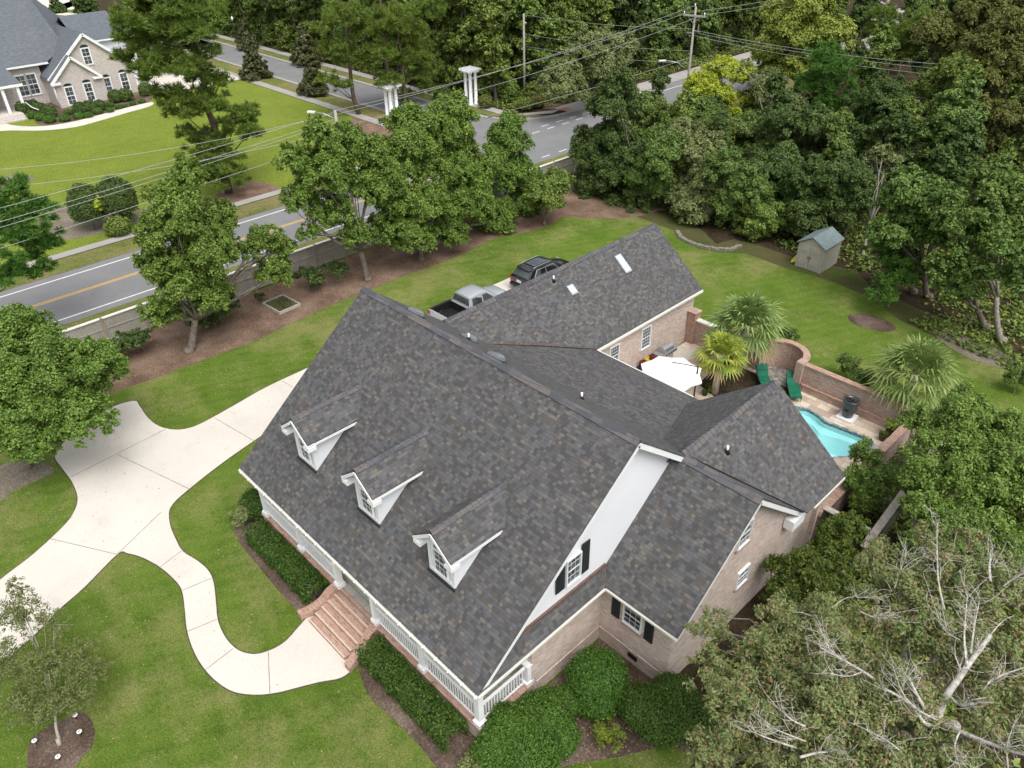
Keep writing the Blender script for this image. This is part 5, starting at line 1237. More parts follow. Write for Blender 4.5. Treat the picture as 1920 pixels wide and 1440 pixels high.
# --- pines
def pine(name, base, top_h, pads, label, seed, r0=.28, leaf='pine', L=.42, W=.055, dens=130, group='pines across the road'):
    r = np.random.default_rng(seed); rnd = random.Random(seed); e = empty(name, base, label, 'pine tree', group); b0 = Vector(base)
    P, N = [], []; tb = MB(); T = limb(tb, (0, 0, -.2), (rnd.uniform(-.3, .3), rnd.uniform(-.3, .3), top_h), r0, r0*.25, rnd, .02, 8, 8)
    for c, e_ in pads:
        c = np.array(c)-np.array(b0); z = min(top_h*.98, max(top_h*.2, c[2]-e_[0]*.5)); k_ = min(7, int(z/top_h*8)); limb(tb, T[k_], tuple(c), r0*.28, r0*.06, rnd, .1, 4, 5)
        R_ = e_[0]*1.12; e_ = tuple(v_*1.12 for v_ in e_); nc = max(14, int(34*(R_/1.6)**1.2)); d = rdir(r, nc, -.5); cc_ = c+d*np.array(e_)*r.uniform(.4, 1.0, nc)[:, None]
        for q in cc_:
            tr = r.uniform(.26, .46)*max(.8, R_*.5); m = int(dens*tr*tr*6)
            dd = rdir(r, m, -.45); P.append(q+dd*tr*(.35+.65*r.random(m)[:, None])); N.append(dd)
    P, D = np.concatenate(P), np.concatenate(N); D = D+r.normal(size=D.shape)*.3; D /= np.linalg.norm(D, axis=1)[:, None]
    s = np.cross(D, r.normal(size=D.shape)); s /= np.linalg.norm(s, axis=1)[:, None]; n = len(P); ln = (L*(.7+.5*r.random(n)))[:, None]
    v = np.stack([P-D*ln*.5-s*W*.5, P-D*ln*.5+s*W*.5, P+D*ln*.5+s*W*.25, P+D*ln*.5-s*W*.25], 1).reshape(-1, 3)
    me = bpy.data.meshes.new('needles'); me.vertices.add(4*n); me.vertices.foreach_set('co', v.astype(np.float32).ravel()); me.loops.add(4*n); me.loops.foreach_set('vertex_index', np.arange(4*n, dtype=np.int32))
    me.polygons.add(n); me.polygons.foreach_set('loop_start', np.arange(0, 4*n, 4, dtype=np.int32)); me.update(calc_edges=True)
    link('crown', me, LF[leaf], e); put('trunk', tb, M['bark_p'], e); return e
X = -65.1
pine('pine_tree', base_px(428, 362), 19, [lob('x', X, 300, 30, 70, .6), lob('x', X+2, 360, 60, 50, .6), lob('x', X, 260, 110, 42, .6), lob('x', X+1, 320, 130, 55, .6), lob('x', X, 385, 100, 28, .5), lob('x', X+1, 390, 200, 45, .6), lob('x', X, 440, 235, 38, .6), lob('x', X+1, 345, 210, 32, .6), lob('x', X, 390, 270, 40, .6), lob('x', X+1, 420, 325, 46, .9), lob('x', X+1, 390, 310, 36, .8), lob('x', X, 455, 215, 34, .6), lob('x', X, 470, 250, 24, .5), lob('x', X, 330, 180, 40, .6), lob('x', X, 380, 150, 36, .6), lob('x', X, 280, 130, 34, .6), lob('x', X, 360, 20, 50, .6), lob('x', X, 350, 250, 20, .7), lob('x', X, 250, 60, 35, .6), lob('x', X, 415, 150, 24, .5), lob('x', X, 290, 80, 45, .6), lob('x', X, 305, -10, 60, .6), lob('x', X, 400, 20, 30, .6)],
     'huge leaning-crowned pine standing on the neighbour lawn by the road', 41, .34, dens=110)
X = -77
pine('pine_tree', base_px(672, 215), 15, [lob('x', X, 645, 30, 42, .7), lob('x', X, 625, 90, 30, .6), lob('x', X, 660, 110, 34, .6), lob('x', X, 690, 60, 40, .6), lob('x', X, 615, 150, 24, .6), lob('x', X, 640, 160, 22, .5), lob('x', X, 600, 55, 24, .6)], 'left one of the tall pines beside the street corner, with a bare lower trunk', 42, .26, dens=90)
pine('pine_tree', base_px(737, 212), 16, [lob('x', X+2, 740, 40, 44, .7), lob('x', X+2, 715, 100, 34, .6), lob('x', X+2, 770, 110, 36, .6), lob('x', X+2, 730, 150, 28, .6), lob('x', X+2, 790, 140, 24, .6), lob('x', X+2, 770, 65, 34, .6), lob('x', X+2, 800, 165, 20, .6)], 'middle one of the tall pines beside the street corner, twin trunked', 43, .28, dens=90)
pine('pine_tree', base_px(762, 205), 12, [lob('x', X, 760, 180, 22, .6), lob('x', X, 785, 95, 30, .7), lob('x', X, 810, 125, 20, .6), lob('x', X, 805, 20, 34, .7)], 'right one of the tall pines beside the street corner, lowest boughs by the pergola', 44, .22, dens=90)
pine('pine_tree', (-52.8, 6.0, 0), 10, [lob('x', -50, 55, 410, 52, .7), lob('x', -50, 15, 460, 50, .7), lob('x', -50, 85, 455, 34, .6), lob('x', -50, 30, 380, 36, .6), lob('x', -50, 60, 500, 40, .6), lob('x', -50, 10, 350, 34, .6), lob('x', -50, 15, 520, 30, .6)], 'bright green pine at the left edge of the frame before the road', 45, .2, 'pine_d', dens=190, L=.34, group=None)
pine('pine_tree', base_px(1560, 262), 10, [lob('y', 75, 1548, 120, 40, .9), lob('y', 75, 1530, 160, 36, .9), lob('y', 75, 1575, 165, 30, .9), lob('y', 75, 1555, 200, 34, .8), lob('y', 75, 1590, 125, 20, .9)], 'rounded bright green pine among the darker trees right of the yellow one', 46, .2, 'pine_d', dens=120, group=None)
pine('pine_tree', (-30, 100, 0), 17, [lob('y', 98, 1690, 70, 40, .6), lob('y', 98, 1740, 50, 44, .6), lob('y', 98, 1720, 100, 36, .5), lob('y', 98, 1650, 60, 30, .6), lob('y', 98, 1770, 90, 36, .6), lob('y', 98, 1660, 30, 30, .6)], 'spreading dark pine at the top right with bare dark boughs', 47, .24, 'pine', dens=80, group=None)
pine('pine_tree', base_px(1655, 560), 5, [lob('z', 2.6, 1655, 470, 30, .9), lob('z', 2.2, 1680, 520, 34, .9), lob('z', 1.4, 1660, 555, 26, .9)], 'small bright young pine behind the shed', 48, .08, 'pine_d', dens=150, L=.28, group=None)
# bare trunk pine
e = empty('bare_pine', (-50.2, 119.9, 0), 'bare pale pine trunk with a forked stub near the top right road', 'tree')
rnd = random.Random(5); tb = MB(); T = limb(tb, (0, 0, 0), (1.5, 0, 12), .3, .14, rnd, .01, 6, 8); limb(tb, T[3], (-3.2, -2.0, 8.6), .12, .03, rnd, .05); limb(tb, T[2], (1.8, 1, 6), .07, .02, rnd)
put('trunk', tb, M['dead'], e)

# --- magnolias on the side street verges
def cone(name, base, h, rad, label, seed, leaf='magn', group='cone-shaped magnolias on the street verges'):
    lobes = [((base[0], base[1], h*(.12+.8*i/6)), (rad*(1-.8*i/6)+.15, rad*(1-.8*i/6)+.15, h*.12)) for i in range(7)]
    return plant(name, base, lobes, leaf, label, 'magnolia', group, L=.3, W=.16, dens=130, r0=.1, seed=seed, bark='bark', zmin=-.5, gap=.02)
cone('magnolia_tree', base_px(482, 148), 4.9, 2.0, 'cone-shaped magnolia beside the small dark mailbox', 51)
cone('magnolia_tree', base_px(592, 178), 4.6, 1.9, 'cone-shaped magnolia on the near verge left of the pines', 52)
cone('magnolia_tree', base_px(577, 122), 5.0, 2.2, 'magnolia on the far verge by the wood, above the near verge one', 53)
cone('magnolia_tree', base_px(466, 92), 4.4, 1.9, 'magnolia on the far verge near the lamp post', 54)
cone('magnolia_tree', base_px(110, 24), 3.4, 1.7, 'lone rounded tree far off between pale driveways at the top left', 55, 'dark', None)

# --- corner trees and others right of the poles
plant('bay_tree', (-60.5, 71.5, 0), [lob('x', -58.5, 1120, 115, 50), lob('x', -58.5, 1158, 100, 42), lob('x', -58.5, 1095, 90, 36), lob('x', -58.5, 1175, 190, 30), lob('x', -58.5, 1045, 165, 36), lob('x', -58.5, 1060, 140, 36), lob('x', -58.5, 1140, 160, 38), lob('x', -58.5, 1080, 175, 30), lob('x', -58.5, 1165, 150, 24), lob('x', -58.5, 1130, 75, 22)], 'gray', 'grey-green leafy tree by the road right of the corner utility pole', L=.26, W=.12, dens=120, seed=61, r0=.22)
plant('ivy_tree', (-34.6, 51.6, 0), [lob('y', 49.6, 1125, 330, 44), lob('y', 49.4, 1115, 375, 40), lob('y', 49.4, 1135, 400, 36), lob('y', 50, 1150, 205, 48), lob('y', 50, 1125, 280, 54), lob('y', 50, 1100, 390, 48), lob('y', 50, 1190, 400, 44), lob('y', 50, 1180, 300, 46), lob('y', 50, 1140, 370, 56), lob('y', 49.5, 1075, 400, 30), lob('y', 50, 1165, 160, 34), lob('y', 50, 1160, 330, 46), lob('y', 50, 1110, 350, 36), lob('y', 50, 1170, 385, 44), lob('y', 50, 1150, 260, 40), lob('y', 50, 1120, 395, 36)], 'dark', 'dark narrow vine-clad tree at the end of the fence before the junction', L=.2, W=.12, dens=190, seed=62, r0=.1)
plant('small_tree', base_px(1235, 216), [lob('x', -52.3, 1238, 160, 22, 1.4), lob('x', -52.3, 1228, 190, 16, 1.3)], 'dark', 'small narrow tree standing beside the road left of the yellow one', L=.24, W=.12, dens=130, seed=63, r0=.08)
plant('yellow_tree', base_px(1345, 222), [lob('x', -47.5, 1350, 132, 40, .6), lob('x', -47.5, 1315, 160, 38, .6), lob('x', -47, 1390, 140, 34, .6), lob('x', -46.5, 1340, 185, 44, .65), lob('x', -47, 1295, 190, 28, .6), lob('x', -46, 1400, 185, 28, .6), lob('x', -46, 1360, 215, 30, .7)], 'yel', 'yellow-green feathery tree below the crossarm utility pole', L=.3, W=.09, dens=110, seed=64, r0=.1)
plant('oak_tree', base_px(1490, 190), [lob('y', 88, 1500, 60, 58), lob('y', 88, 1455, 90, 44), lob('y', 88, 1555, 75, 44), lob('y', 88, 1510, 125, 50), lob('y', 88, 1520, 15, 46), lob('y', 88, 1465, 40, 40), lob('y', 88, 1560, 120, 34), lob('y', 88, 1450, 135, 34)], 'lime', 'large light green round tree beside the road at the top', L=.3, W=.16, dens=95, seed=65, r0=.25)
plant('oak_tree', base_px(1440, 250), [lob('y', 80, 1440, 170, 40), lob('y', 80, 1470, 210, 40), lob('y', 80, 1420, 220, 34), lob('y', 80, 1400, 130, 20)], 'gray', 'thin greyish tree below the large light green one', L=.24, W=.1, dens=90, seed=66, r0=.16)

# --- the wood edge right of the garage, nearest rows as single trees
row = [ # plane y, px, py, rpx, leaf, label, sz
 (50, 1230, 300, 62, 'oak', 'mid green tree behind the left end of the stone edging'), (50, 1215, 375, 44, 'dark', 'dark low tree directly behind the tip of the garage roof'), (51, 1300, 300, 56, 'gray', 'bright grey-green tree over the left part of the stone edging'), (50.5, 1310, 380, 52, 'gray', 'grey-green tree with low boughs hanging over the stone edging'),
 (51, 1380, 350, 58, 'oak', 'mid green tree above the right end of the stone edging'), (50.5, 1420, 420, 46, 'pool', 'small bright green tree between the stone edging and the shed'), (53, 1450, 330, 60, 'dark', 'dark oak right of the grey-green trees'), (53, 1500, 400, 58, 'dark', 'dark oak with boughs drooping towards the shed doors'), (54, 1560, 360, 60, 'dark', 'dark oak directly behind the shed'),
 (58, 1250, 245, 44, 'wood', 'rounded green tree below the small narrow roadside tree'), (60, 1320, 250, 50, 'oak', 'green tree right below the yellow-green tree'), (62, 1390, 265, 52, 'oak', 'tree filling the gap below the thin greyish tree'), (60, 1470, 265, 56, 'dark', 'dark tree below the rounded bright pine, on its left'), (62, 1550, 270, 56, 'dark', 'dark oak right under the rounded bright pine'), (62, 1620, 290, 56, 'dark', 'dark oak to the right of the rounded bright pine'),
 (70, 1640, 190, 50, 'dark', 'dark tree immediately right of the rounded bright pine top'), (66, 1690, 230, 40, 'wood', 'green tree left of the gap where pavement shows through'), (52, 1185, 270, 36, 'wood', 'green tree touching the right of the vine-clad tree'), (55, 1600, 350, 40, 'dark', 'dark tree between the shed roof and the light-trunked tree')]
for i, (yy, px, py, rp, lf, lab) in enumerate(row):
    c = lob('y', yy, px, py, rp*1.2); R_ = c[1][0]; (cx, cy, cz) = c[0]; rr_ = random.Random(i+70)
    lobes = [((cx+rr_.uniform(-.5, .5)*R_, cy+rr_.uniform(-.5, .5)*R_, cz+rr_.uniform(-.25, .55)*R_), (R_*.62, R_*.62, R_*.6)) for _ in range(3)]+[((cx, cy+.3*R_, max(1.2, cz-R_*.7)), (R_*.75, R_*.75, R_*.7)), ((cx+rr_.uniform(-.6, .6)*R_, cy-.2*R_, max(1.5, cz-R_*.4)), (R_*.55,)*3)]
    plant('oak_tree' if lf in ('dark', 'oak') else 'broadleaf_tree', (cx, cy+.4, 0), lobes, lf, lab, L=0.187, W=0.101, dens=193, seed=100+i, r0=.16)
for i, (yy, px, py, rp, lf, lab, base) in enumerate([
 (47.5, 1730, 400, 90, 'oak', 'big mid green maple behind the dark mulch patch', (-13.5, 50, 0)), (47.5, 1850, 400, 95, 'oak', 'big mid green maple with a pale leaning trunk at the right edge', base_px(1880, 640)), (49, 1690, 500, 50, 'dark', 'dark tree between the young pine and the big maples', (-14.5, 50, 0)), (46, 1800, 510, 62, 'oak', 'low bough tree hanging over the bare soil at the right', (-9.5, 48.5, 0)), (44, 1915, 500, 60, 'oak', 'mid green tree cut by the right edge above the lawn', (-4.5, 47, 0)),
 (80, 1810, 70, 80, 'olive', 'tall olive-brown tree at the top right corner area', None), (76, 1900, 120, 90, 'olive', 'tall olive-brown tree cut by the right frame edge', None), (74, 1780, 170, 66, 'wood', 'green tree below the tall olive-brown tree', None), (70, 1860, 250, 70, 'olive', 'olive tree above the right big maple', None), (72, 1910, 290, 50, 'olive', 'brown-tinged tree at the right edge over the maples', None), (57, 1660, 300, 34, 'gray', 'slim light grey-green tree with a visible pale trunk beside the shed', base_px(1618, 480)), (86, 1880, 20, 70, 'olive', 'brownish tree crown at the very top right', None), (66, 1790, 290, 46, 'dark', 'shaded dark tree behind the left big maple', None)]):
    c = lob('y', yy, px, py, rp); R_ = c[1][0]; (cx, cy, cz) = c[0]; rr_ = random.Random(i+170)
    lobes = [((cx+math.cos(a)*R_*.55, cy+rr_.uniform(-.4, .4)*R_, cz+math.sin(a)*R_*.55), (R_*.55, R_*.55, R_*.52)) for a in [rr_.uniform(0, 1)+k*1.25 for k in range(5)]]+[c if False else ((cx, cy, cz), (R_*.6,)*3)]
    plant('maple_tree' if lf == 'oak' else 'broadleaf_tree', base or (cx, cy+.5, 0), lobes, 'maple' if lf == 'oak' else lf, lab, L=.19 if yy < 60 else .27, W=.11, dens=200 if yy < 60 else 110, seed=200+i, K=56, spread=(.14, .28), r0=.17 if lf != 'gray' else .1, bark='bark_l' if lab.startswith(('slim', 'big mid green maple with')) else 'bark', spire=1.15)

# --- the woods: shared meshes, one object per tree
def proto(seed, H, R_, leaf_l, leaf_w, dens, r0=.2, low=.15):
    rr_ = random.Random(seed); r = np.random.default_rng(seed); lobes = []
    for k in range(11):
        z = H*(low+(.88-low)*k/10); w_ = R_*(.62+.38*math.sin(math.pi*min(1, z/H*1.05))); a = rr_.uniform(0, 6.28)
        lobes.append(((math.cos(a)*w_*.45, math.sin(a)*w_*.45, z), (w_*.62, w_*.62, R_*.55)))
    P, N = lobes_to_leaves(r, lobes, dens, K=20, zmin=-.5); me = leafmesh('crown', P, N, leaf_l, leaf_w, r)
    me.materials.append(LF['wood']); tm = make_trunk((0, 0, 0), lobes[4:9], r0, rr_, fork=.5).mesh('trunk'); tm.materials.append(M['bark']); return me, tm
PR = [proto(301+i, 12, 2.9, .34, .2, 75) for i in range(4)]
PU = [proto(311+i, 4.2, 2.0, .3, .18, 80, .07, .1) for i in range(2)]
def inst(name, pm, x, y, s, leaf, label, group, cat='tree', rz=0, sz=1.0):
    e = empty(name, (x, y, 0), label, cat, group, rz); e.scale = (s, s, s*sz)
    for nm, me, mt in (('crown', pm[0], LF[leaf]), ('trunk', pm[1], M['bark'])):
        o = link(nm, me, None, e); o.material_slots[0].link = 'OBJECT'; o.material_slots[0].material = mt
rw_ = random.Random(77); ORD = ['first', 'second', 'third', 'fourth', 'fifth', 'sixth', 'seventh', 'eighth', 'ninth', 'tenth', 'eleventh', 'twelfth', 'thirteenth', 'fourteenth', 'fifteenth', 'sixteenth', 'seventeenth', 'eighteenth', 'nineteenth', 'twentieth', 'twenty-first', 'twenty-second', 'twenty-third', 'twenty-fourth']
lf_c = ['wood', 'wood', 'dark', 'wood', 'oak', 'dark', 'wood']
for rowi, (y0, rl) in enumerate(((65.2, 'front'), (71.5, 'second'))):
    for k in range(16):
        x = -146+k*5.1+rw_.uniform(-1, 1)+rowi*2.5
        if x > -69: continue
        inst('wood_tree', PR[rw_.randrange(4)], x, y0+rw_.uniform(-1, 1), rw_.uniform(.9, 1.25), rw_.choice(lf_c), f'{ORD[k]} from the left in the {rl} row of dense trees behind the side street', 'dense trees behind the side street', rz=rw_.uniform(0, 6))
for k in range(15):
    y_ = 71+k*5.2
    inst('wood_tree', PR[rw_.randrange(4)], -69.5+rw_.uniform(-1.2, 1.2)+(2 if k > 3 else 0), y_, rw_.uniform(.9, 1.25), rw_.choice(lf_c), f'{ORD[k]} dense tree from the corner pole along the far roadside, front row', 'dense trees along the main road', rz=rw_.uniform(0, 6))
for k in range(12):
    inst('wood_tree', PR[rw_.randrange(4)], -75+rw_.uniform(-1.2, 1.2), 73+k*6.5, rw_.uniform(1.1, 1.4), rw_.choice(lf_c), f'{ORD[k]} dense tree from the corner pole along the far roadside, rear row', 'dense trees along the main road', rz=rw_.uniform(0, 6))
us = [(-140+k*6.2, 62.9) for k in range(12)]+[(-68.8, 64.8), (-66.2, 66.2), (-72.5, 63.5), (-66.0, 72)]+[(-66.2, 76+k*6) for k in range(9)]
for k, (x, y_) in enumerate(us):
    lab = f'{ORD[k]} from the left of the low bushes edging the side street wood' if k < 12 else (['low vine-covered bush right behind the corner pole', 'low bush between the corner pole and the road', 'low bush just behind the tall white pergola', 'low bush under the grey-green roadside tree'][k-12] if k < 16 else f'{ORD[k-16]} from the corner of the low bushes edging the main road wood')
    inst('wood_bush', PU[k % 2], x+rw_.uniform(-.8, .8), y_+rw_.uniform(-.3, .6), rw_.uniform(.5, .8), rw_.choice(['wood', 'wood', 'pool']), lab, 'low bushes at the wood edge', 'bush', rw_.uniform(0, 6))
fx = [(-40, 84, 'behind the yellow-green tree'), (-36, 88, 'behind the rounded bright pine'), (-28, 84, 'left of the tall olive-brown trees'), (-33, 96, 'far behind the large light green tree'), (-24, 92, 'behind the spreading dark pine'), (-20, 66, 'over the pavement gap on the right'), (-17, 58, 'behind the slim grey-green tree'), (-11, 58, 'behind the right big maple'), (-4, 56, 'behind the right edge trees'), (-15, 70, 'below the tall olive-brown trees'), (-6, 66, 'right of the wood under the olive trees'), (-45, 60, 'behind the vine-clad tree by the road'), (-40, 64, 'between the yellow-green tree and the wood edge'), (-10, 84, 'behind the brownish top right crown'), (-41, 108, 'beside the bare pale pine trunk, on its right'), (-33, 112, 'at the top edge left of the spreading pine'), (-23, 108, 'at the top edge right of the spreading pine')]
for k, (x, y_, w_) in enumerate(fx):
    inst('wood_tree', PR[k % 4], x, y_, (.5 if k in (0, 11, 12) else rw_.uniform(.7, .95)), ['dark', 'wood', 'oak', 'olive'][k % 4 if k in (11, 7) and False else k % 3], f'dense woodland tree standing {w_}', 'woodland trees on the right', rz=rw_.uniform(0, 6))

fx2 = [(-36, 58), (-31, 60), (-26, 59), (-23, 62), (-29, 66), (-24, 68), (-36, 68), (-14, 62), (-9, 61), (-3, 61), (2, 58), (-18, 74), (-12, 76), (-5, 74), (2, 68), (-22, 79), (-16, 84), (-2, 84), (-30, 76), (-38, 56), (-27, 55), (5, 52)]
for k, (x, y_) in enumerate(fx2):
    inst('understorey_tree', PR[k % 4], x, y_, .52+.05*(k % 4), ['dark', 'wood', 'oak'][k % 3], f'shaded tree filling the right wood, {ORD[k]} counting from the fence end', 'shaded trees filling the right wood', rz=k*1.7)
for k, (x, y_) in enumerate([(-113, 44), (-117, 47), (-122, 41), (-128, 46), (-135, 42)]):
    inst('wood_tree', PR[k % 4], x, y_, .5+.07*k, ['dark', 'gray', 'dark', 'gray', 'dark'][k], ['small tree beside the side wall of the neighbour house', 'grey-green tree behind the huge pine near the neighbour driveway', 'dark tree behind the neighbour house, right of its rear gable', 'pale grey tree beyond the neighbour driveway', 'farthest dark tree beyond the neighbour driveway'][k], 'trees behind the neighbour house', rz=k*1.3)

# --- oaks right of the pool
plant('live_oak', (-4.2, 31.5, 0), [lob('z', 4.8, 1760, 870, 75), lob('z', 5.0, 1830, 800, 70), lob('z', 4.8, 1850, 900, 85), lob('z', 4.4, 1730, 800, 45), lob('z', 4.0, 1740, 960, 55), lob('z', 4.6, 1900, 830, 60), lob('z', 4.2, 1890, 980, 70), lob('z', 4.6, 1800, 760, 45)], 'pool', 'bright leafy live oak between the pool wall and the right edge', L=0.117, W=0.062, dens=387, seed=401, r0=.2)
plant('live_oak', (-4.0, 24.5, 0), [lob('z', 4.2, 1800, 1010, 65), lob('z', 4.0, 1730, 1020, 38), lob('z', 4.4, 1880, 1060, 60), lob('z', 3.6, 1700, 900, 34)], 'oak', 'darker live oak crown below the bright one, above the plank fence', L=0.117, W=0.062, dens=372, seed=402, r0=.16)
plant('cedar_shrub', base_px(1640, 925), [lob('z', 2.4, 1610, 850, 20, 2.2), lob('z', 2.0, 1640, 865, 18, 1.8), lob('z', 1.6, 1600, 900, 34), lob('z', 1.5, 1650, 910, 40), lob('z', 1.2, 1620, 940, 30)], 'pool', 'upright spiky cedar shrub between the pool and the short plank fence', 'shrub', L=0.109, W=0.055, dens=434, seed=403, r0=.07, spire=1.5)
plant('yaupon_shrub', base_px(1690, 935), [lob('z', 1.6, 1685, 880, 34), lob('z', 1.8, 1710, 850, 28), lob('z', 1.2, 1670, 950, 30)], 'gray', 'open greyish shrub over the middle of the long plank fence', 'shrub', L=0.094, W=0.047, dens=310, seed=404, r0=.05)
for k, (px, py, rp, lf, lab) in enumerate([(1590, 690, 30, 'oak', 'rounded dark green shrub outside the garden wall, left of two'), (1620, 715, 26, 'oak', 'rounded dark green shrub outside the garden wall, beside the right palm'), (1480, 630, 20, 'dark', 'dark shrub squeezed between the big palm and the curved wall'), (1910, 715, 30, 'oak', 'rounded shrub cut by the right frame edge on the back lawn'), (1655, 750, 16, 'dark', 'low dark shrub under the right palm behind the wall'), (1672, 797, 14, 'gold', 'light green leafy plant in a brown pot in the pool corner'), (1657, 813, 7, 'box', 'small ball plant in a brown pot by the pool corner')]):
    z = .8 if k < 5 else .75 if k == 5 else .45; l_ = lob('z', z, px, py, rp, .9); e = plant('garden_shrub' if k < 5 else 'potted_plant', (l_[0][0], l_[0][1], 0 if k < 5 else .06), [l_], lf, lab, 'shrub' if k < 5 else 'potted plant', L=0.101, W=0.055, dens=496, seed=420+k, r0=.03, trunk='stem', zmin=-.3)
    if k > 4: put('pot', MB().lathe([(.12, 0), (.2, .3), (.21, .34), (.17, .34)], 14), simple('brown_pot', (.09, .045, .03), .5), e)

# --- big red-tinged tree in the right foreground
FB = at(1752, 1432, 1.0); FB = (FB.x, FB.y, 0)
fl = [(7.2, 1560, 1190, 100), (7.4, 1700, 1160, 105), (6.8, 1450, 1260, 90), (6.6, 1400, 1350, 95), (7.2, 1560, 1330, 120), (7.4, 1680, 1300, 90), (7.6, 1840, 1200, 100), (7.6, 1880, 1330, 100), (6.8, 1640, 1420, 110), (7.0, 1800, 1440, 95), (6.4, 1340, 1180, 48), (6.2, 1330, 1260, 55), (6.8, 1500, 1440, 90), (7.6, 1660, 1060, 62), (7.8, 1780, 1080, 75), (7.8, 1880, 1090, 70), (6.0, 1340, 1420, 60), (7.0, 1460, 1160, 55), (7.5, 1740, 1010, 36), (7.6, 1820, 1010, 34)]
ft = plant('tallow_tree', FB, [lob('z', z, px, py, rp, .8) for z, px, py, rp in fl], 'fore', 'wide tree with red-tinted leaves and bleached dead branches in the lower right corner', L=.105, W=.042, dens=330, seed=501, r0=.2, K=46, spread=(.18, .34), gap=.1, bark='bark_l')
tb = MB(); rnd = random.Random(12)
def P_(px, py, z): return at(px, py, z)-Vector(FB)
DB = [([(1757, 1350), (1773, 1307), (1797, 1273), (1827, 1230), (1858, 1190)], 7.6, 9.2, .13, .07), ([(1813, 1247), (1808, 1200), (1810, 1160), (1814, 1115)], 8.9, 9.6, .04, .012), ([(1820, 1225), (1827, 1173), (1837, 1125)], 9, 9.7, .035, .01),
 ([(1757, 1350), (1730, 1322), (1703, 1268)], 7.6, 8.8, .08, .03), ([(1757, 1355), (1735, 1357), (1707, 1320), (1657, 1290)], 7.5, 8.8, .07, .035), ([(1757, 1352), (1813, 1377), (1880, 1403), (1935, 1420)], 7.6, 8.9, .08, .03), ([(1800, 1370), (1790, 1400), (1800, 1440)], 8.2, 8.4, .03, .01),
 ([(1757, 1350), (1720, 1330), (1693, 1300), (1677, 1258)], 8, 9.1, .035, .01), ([(1640, 1275), (1620, 1260), (1580, 1237), (1537, 1213)], 8.2, 8.9, .05, .015), ([(1580, 1237), (1555, 1215), (1537, 1178)], 8.7, 9, .025, .008), ([(1620, 1258), (1590, 1268), (1555, 1262)], 8.4, 8.8, .03, .01),
 ([(1493, 1402), (1450, 1388), (1413, 1373)], 7.4, 8.1, .04, .012), ([(1510, 1390), (1485, 1380), (1455, 1368)], 7.8, 8.3, .03, .01), ([(1500, 1420), (1530, 1412), (1552, 1410)], 7.9, 8.1, .045, .02), ([(1510, 1362), (1485, 1350), (1462, 1330)], 7.9, 8.3, .03, .01), ([(1840, 1300), (1863, 1273), (1925, 1250)], 8.4, 9.1, .05, .015), ([(1780, 1305), (1800, 1322), (1825, 1318)], 8, 8.6, .05, .03),
 ([(1677, 1103), (1685, 1080), (1693, 1055)], 8.3, 8.8, .03, .008), ([(1772, 1150), (1760, 1093), (1757, 1040), (1757, 980)], 8.2, 9.2, .04, .01), ([(1857, 1090), (1855, 1068), (1857, 1045)], 8.8, 9.1, .05, .03), ([(1880, 1100), (1900, 1085), (1925, 1072)], 8.6, 9.1, .035, .012), ([(1690, 1410), (1672, 1395), (1650, 1380)], 7.9, 8.4, .03, .01), ([(1560, 1140), (1590, 1120), (1640, 1122)], 8, 8.5, .025, .008), ([(1610, 1145), (1640, 1158), (1665, 1160)], 8.2, 8.5, .03, .01), ([(1890, 1440), (1888, 1400), (1900, 1360)], 8.3, 9, .03, .01), ([(1800, 1200), (1770, 1180), (1750, 1130)], 8.8, 9.2, .02, .006)]
for pts, z0, z1, r0, r1 in DB:
    r0 *= .75; r1 *= .7; z0 -= .22; z1 -= .12
    n = len(pts); Q = smooth([P_(x, y, z0+(z1-z0)*i/(n-1)) for i, (x, y) in enumerate(pts)], False, 4); m = len(Q)
    tb.tube(Q, [r0+(r1-r0)*i/(m-1) for i in range(m)], 7)
    for k in range(int(5+m*.5)):
        i = rnd.randint(m//3, m-1); dv = (Q[i]-Q[i-1]).normalized(); sd = Vector([rnd.uniform(-1, 1), rnd.uniform(-1, 1), rnd.uniform(-.1, .9)]); q = Q[i]+(dv*.8+sd).normalized()*rnd.uniform(.25, .85)
        TP = limb(tb, Q[i], q, max(.008, (r0+r1)*.16), .004, rnd, .15, 4, 4)
        for _ in range(3): w_ = TP[rnd.randint(1, 4)]; limb(tb, w_, w_+Vector([rnd.uniform(-1, 1), rnd.uniform(-1, 1), rnd.uniform(-.2, .8)])*.3, .006, .003, rnd, .1, 3, 3)
tb.tube([Vector((0, 0, 0)), Vector((0, 0, 3)), P_(1757, 1352, 7.2)], [.22, .17, .1], 8)
put('dead_branches', tb, M['dead'], ft)
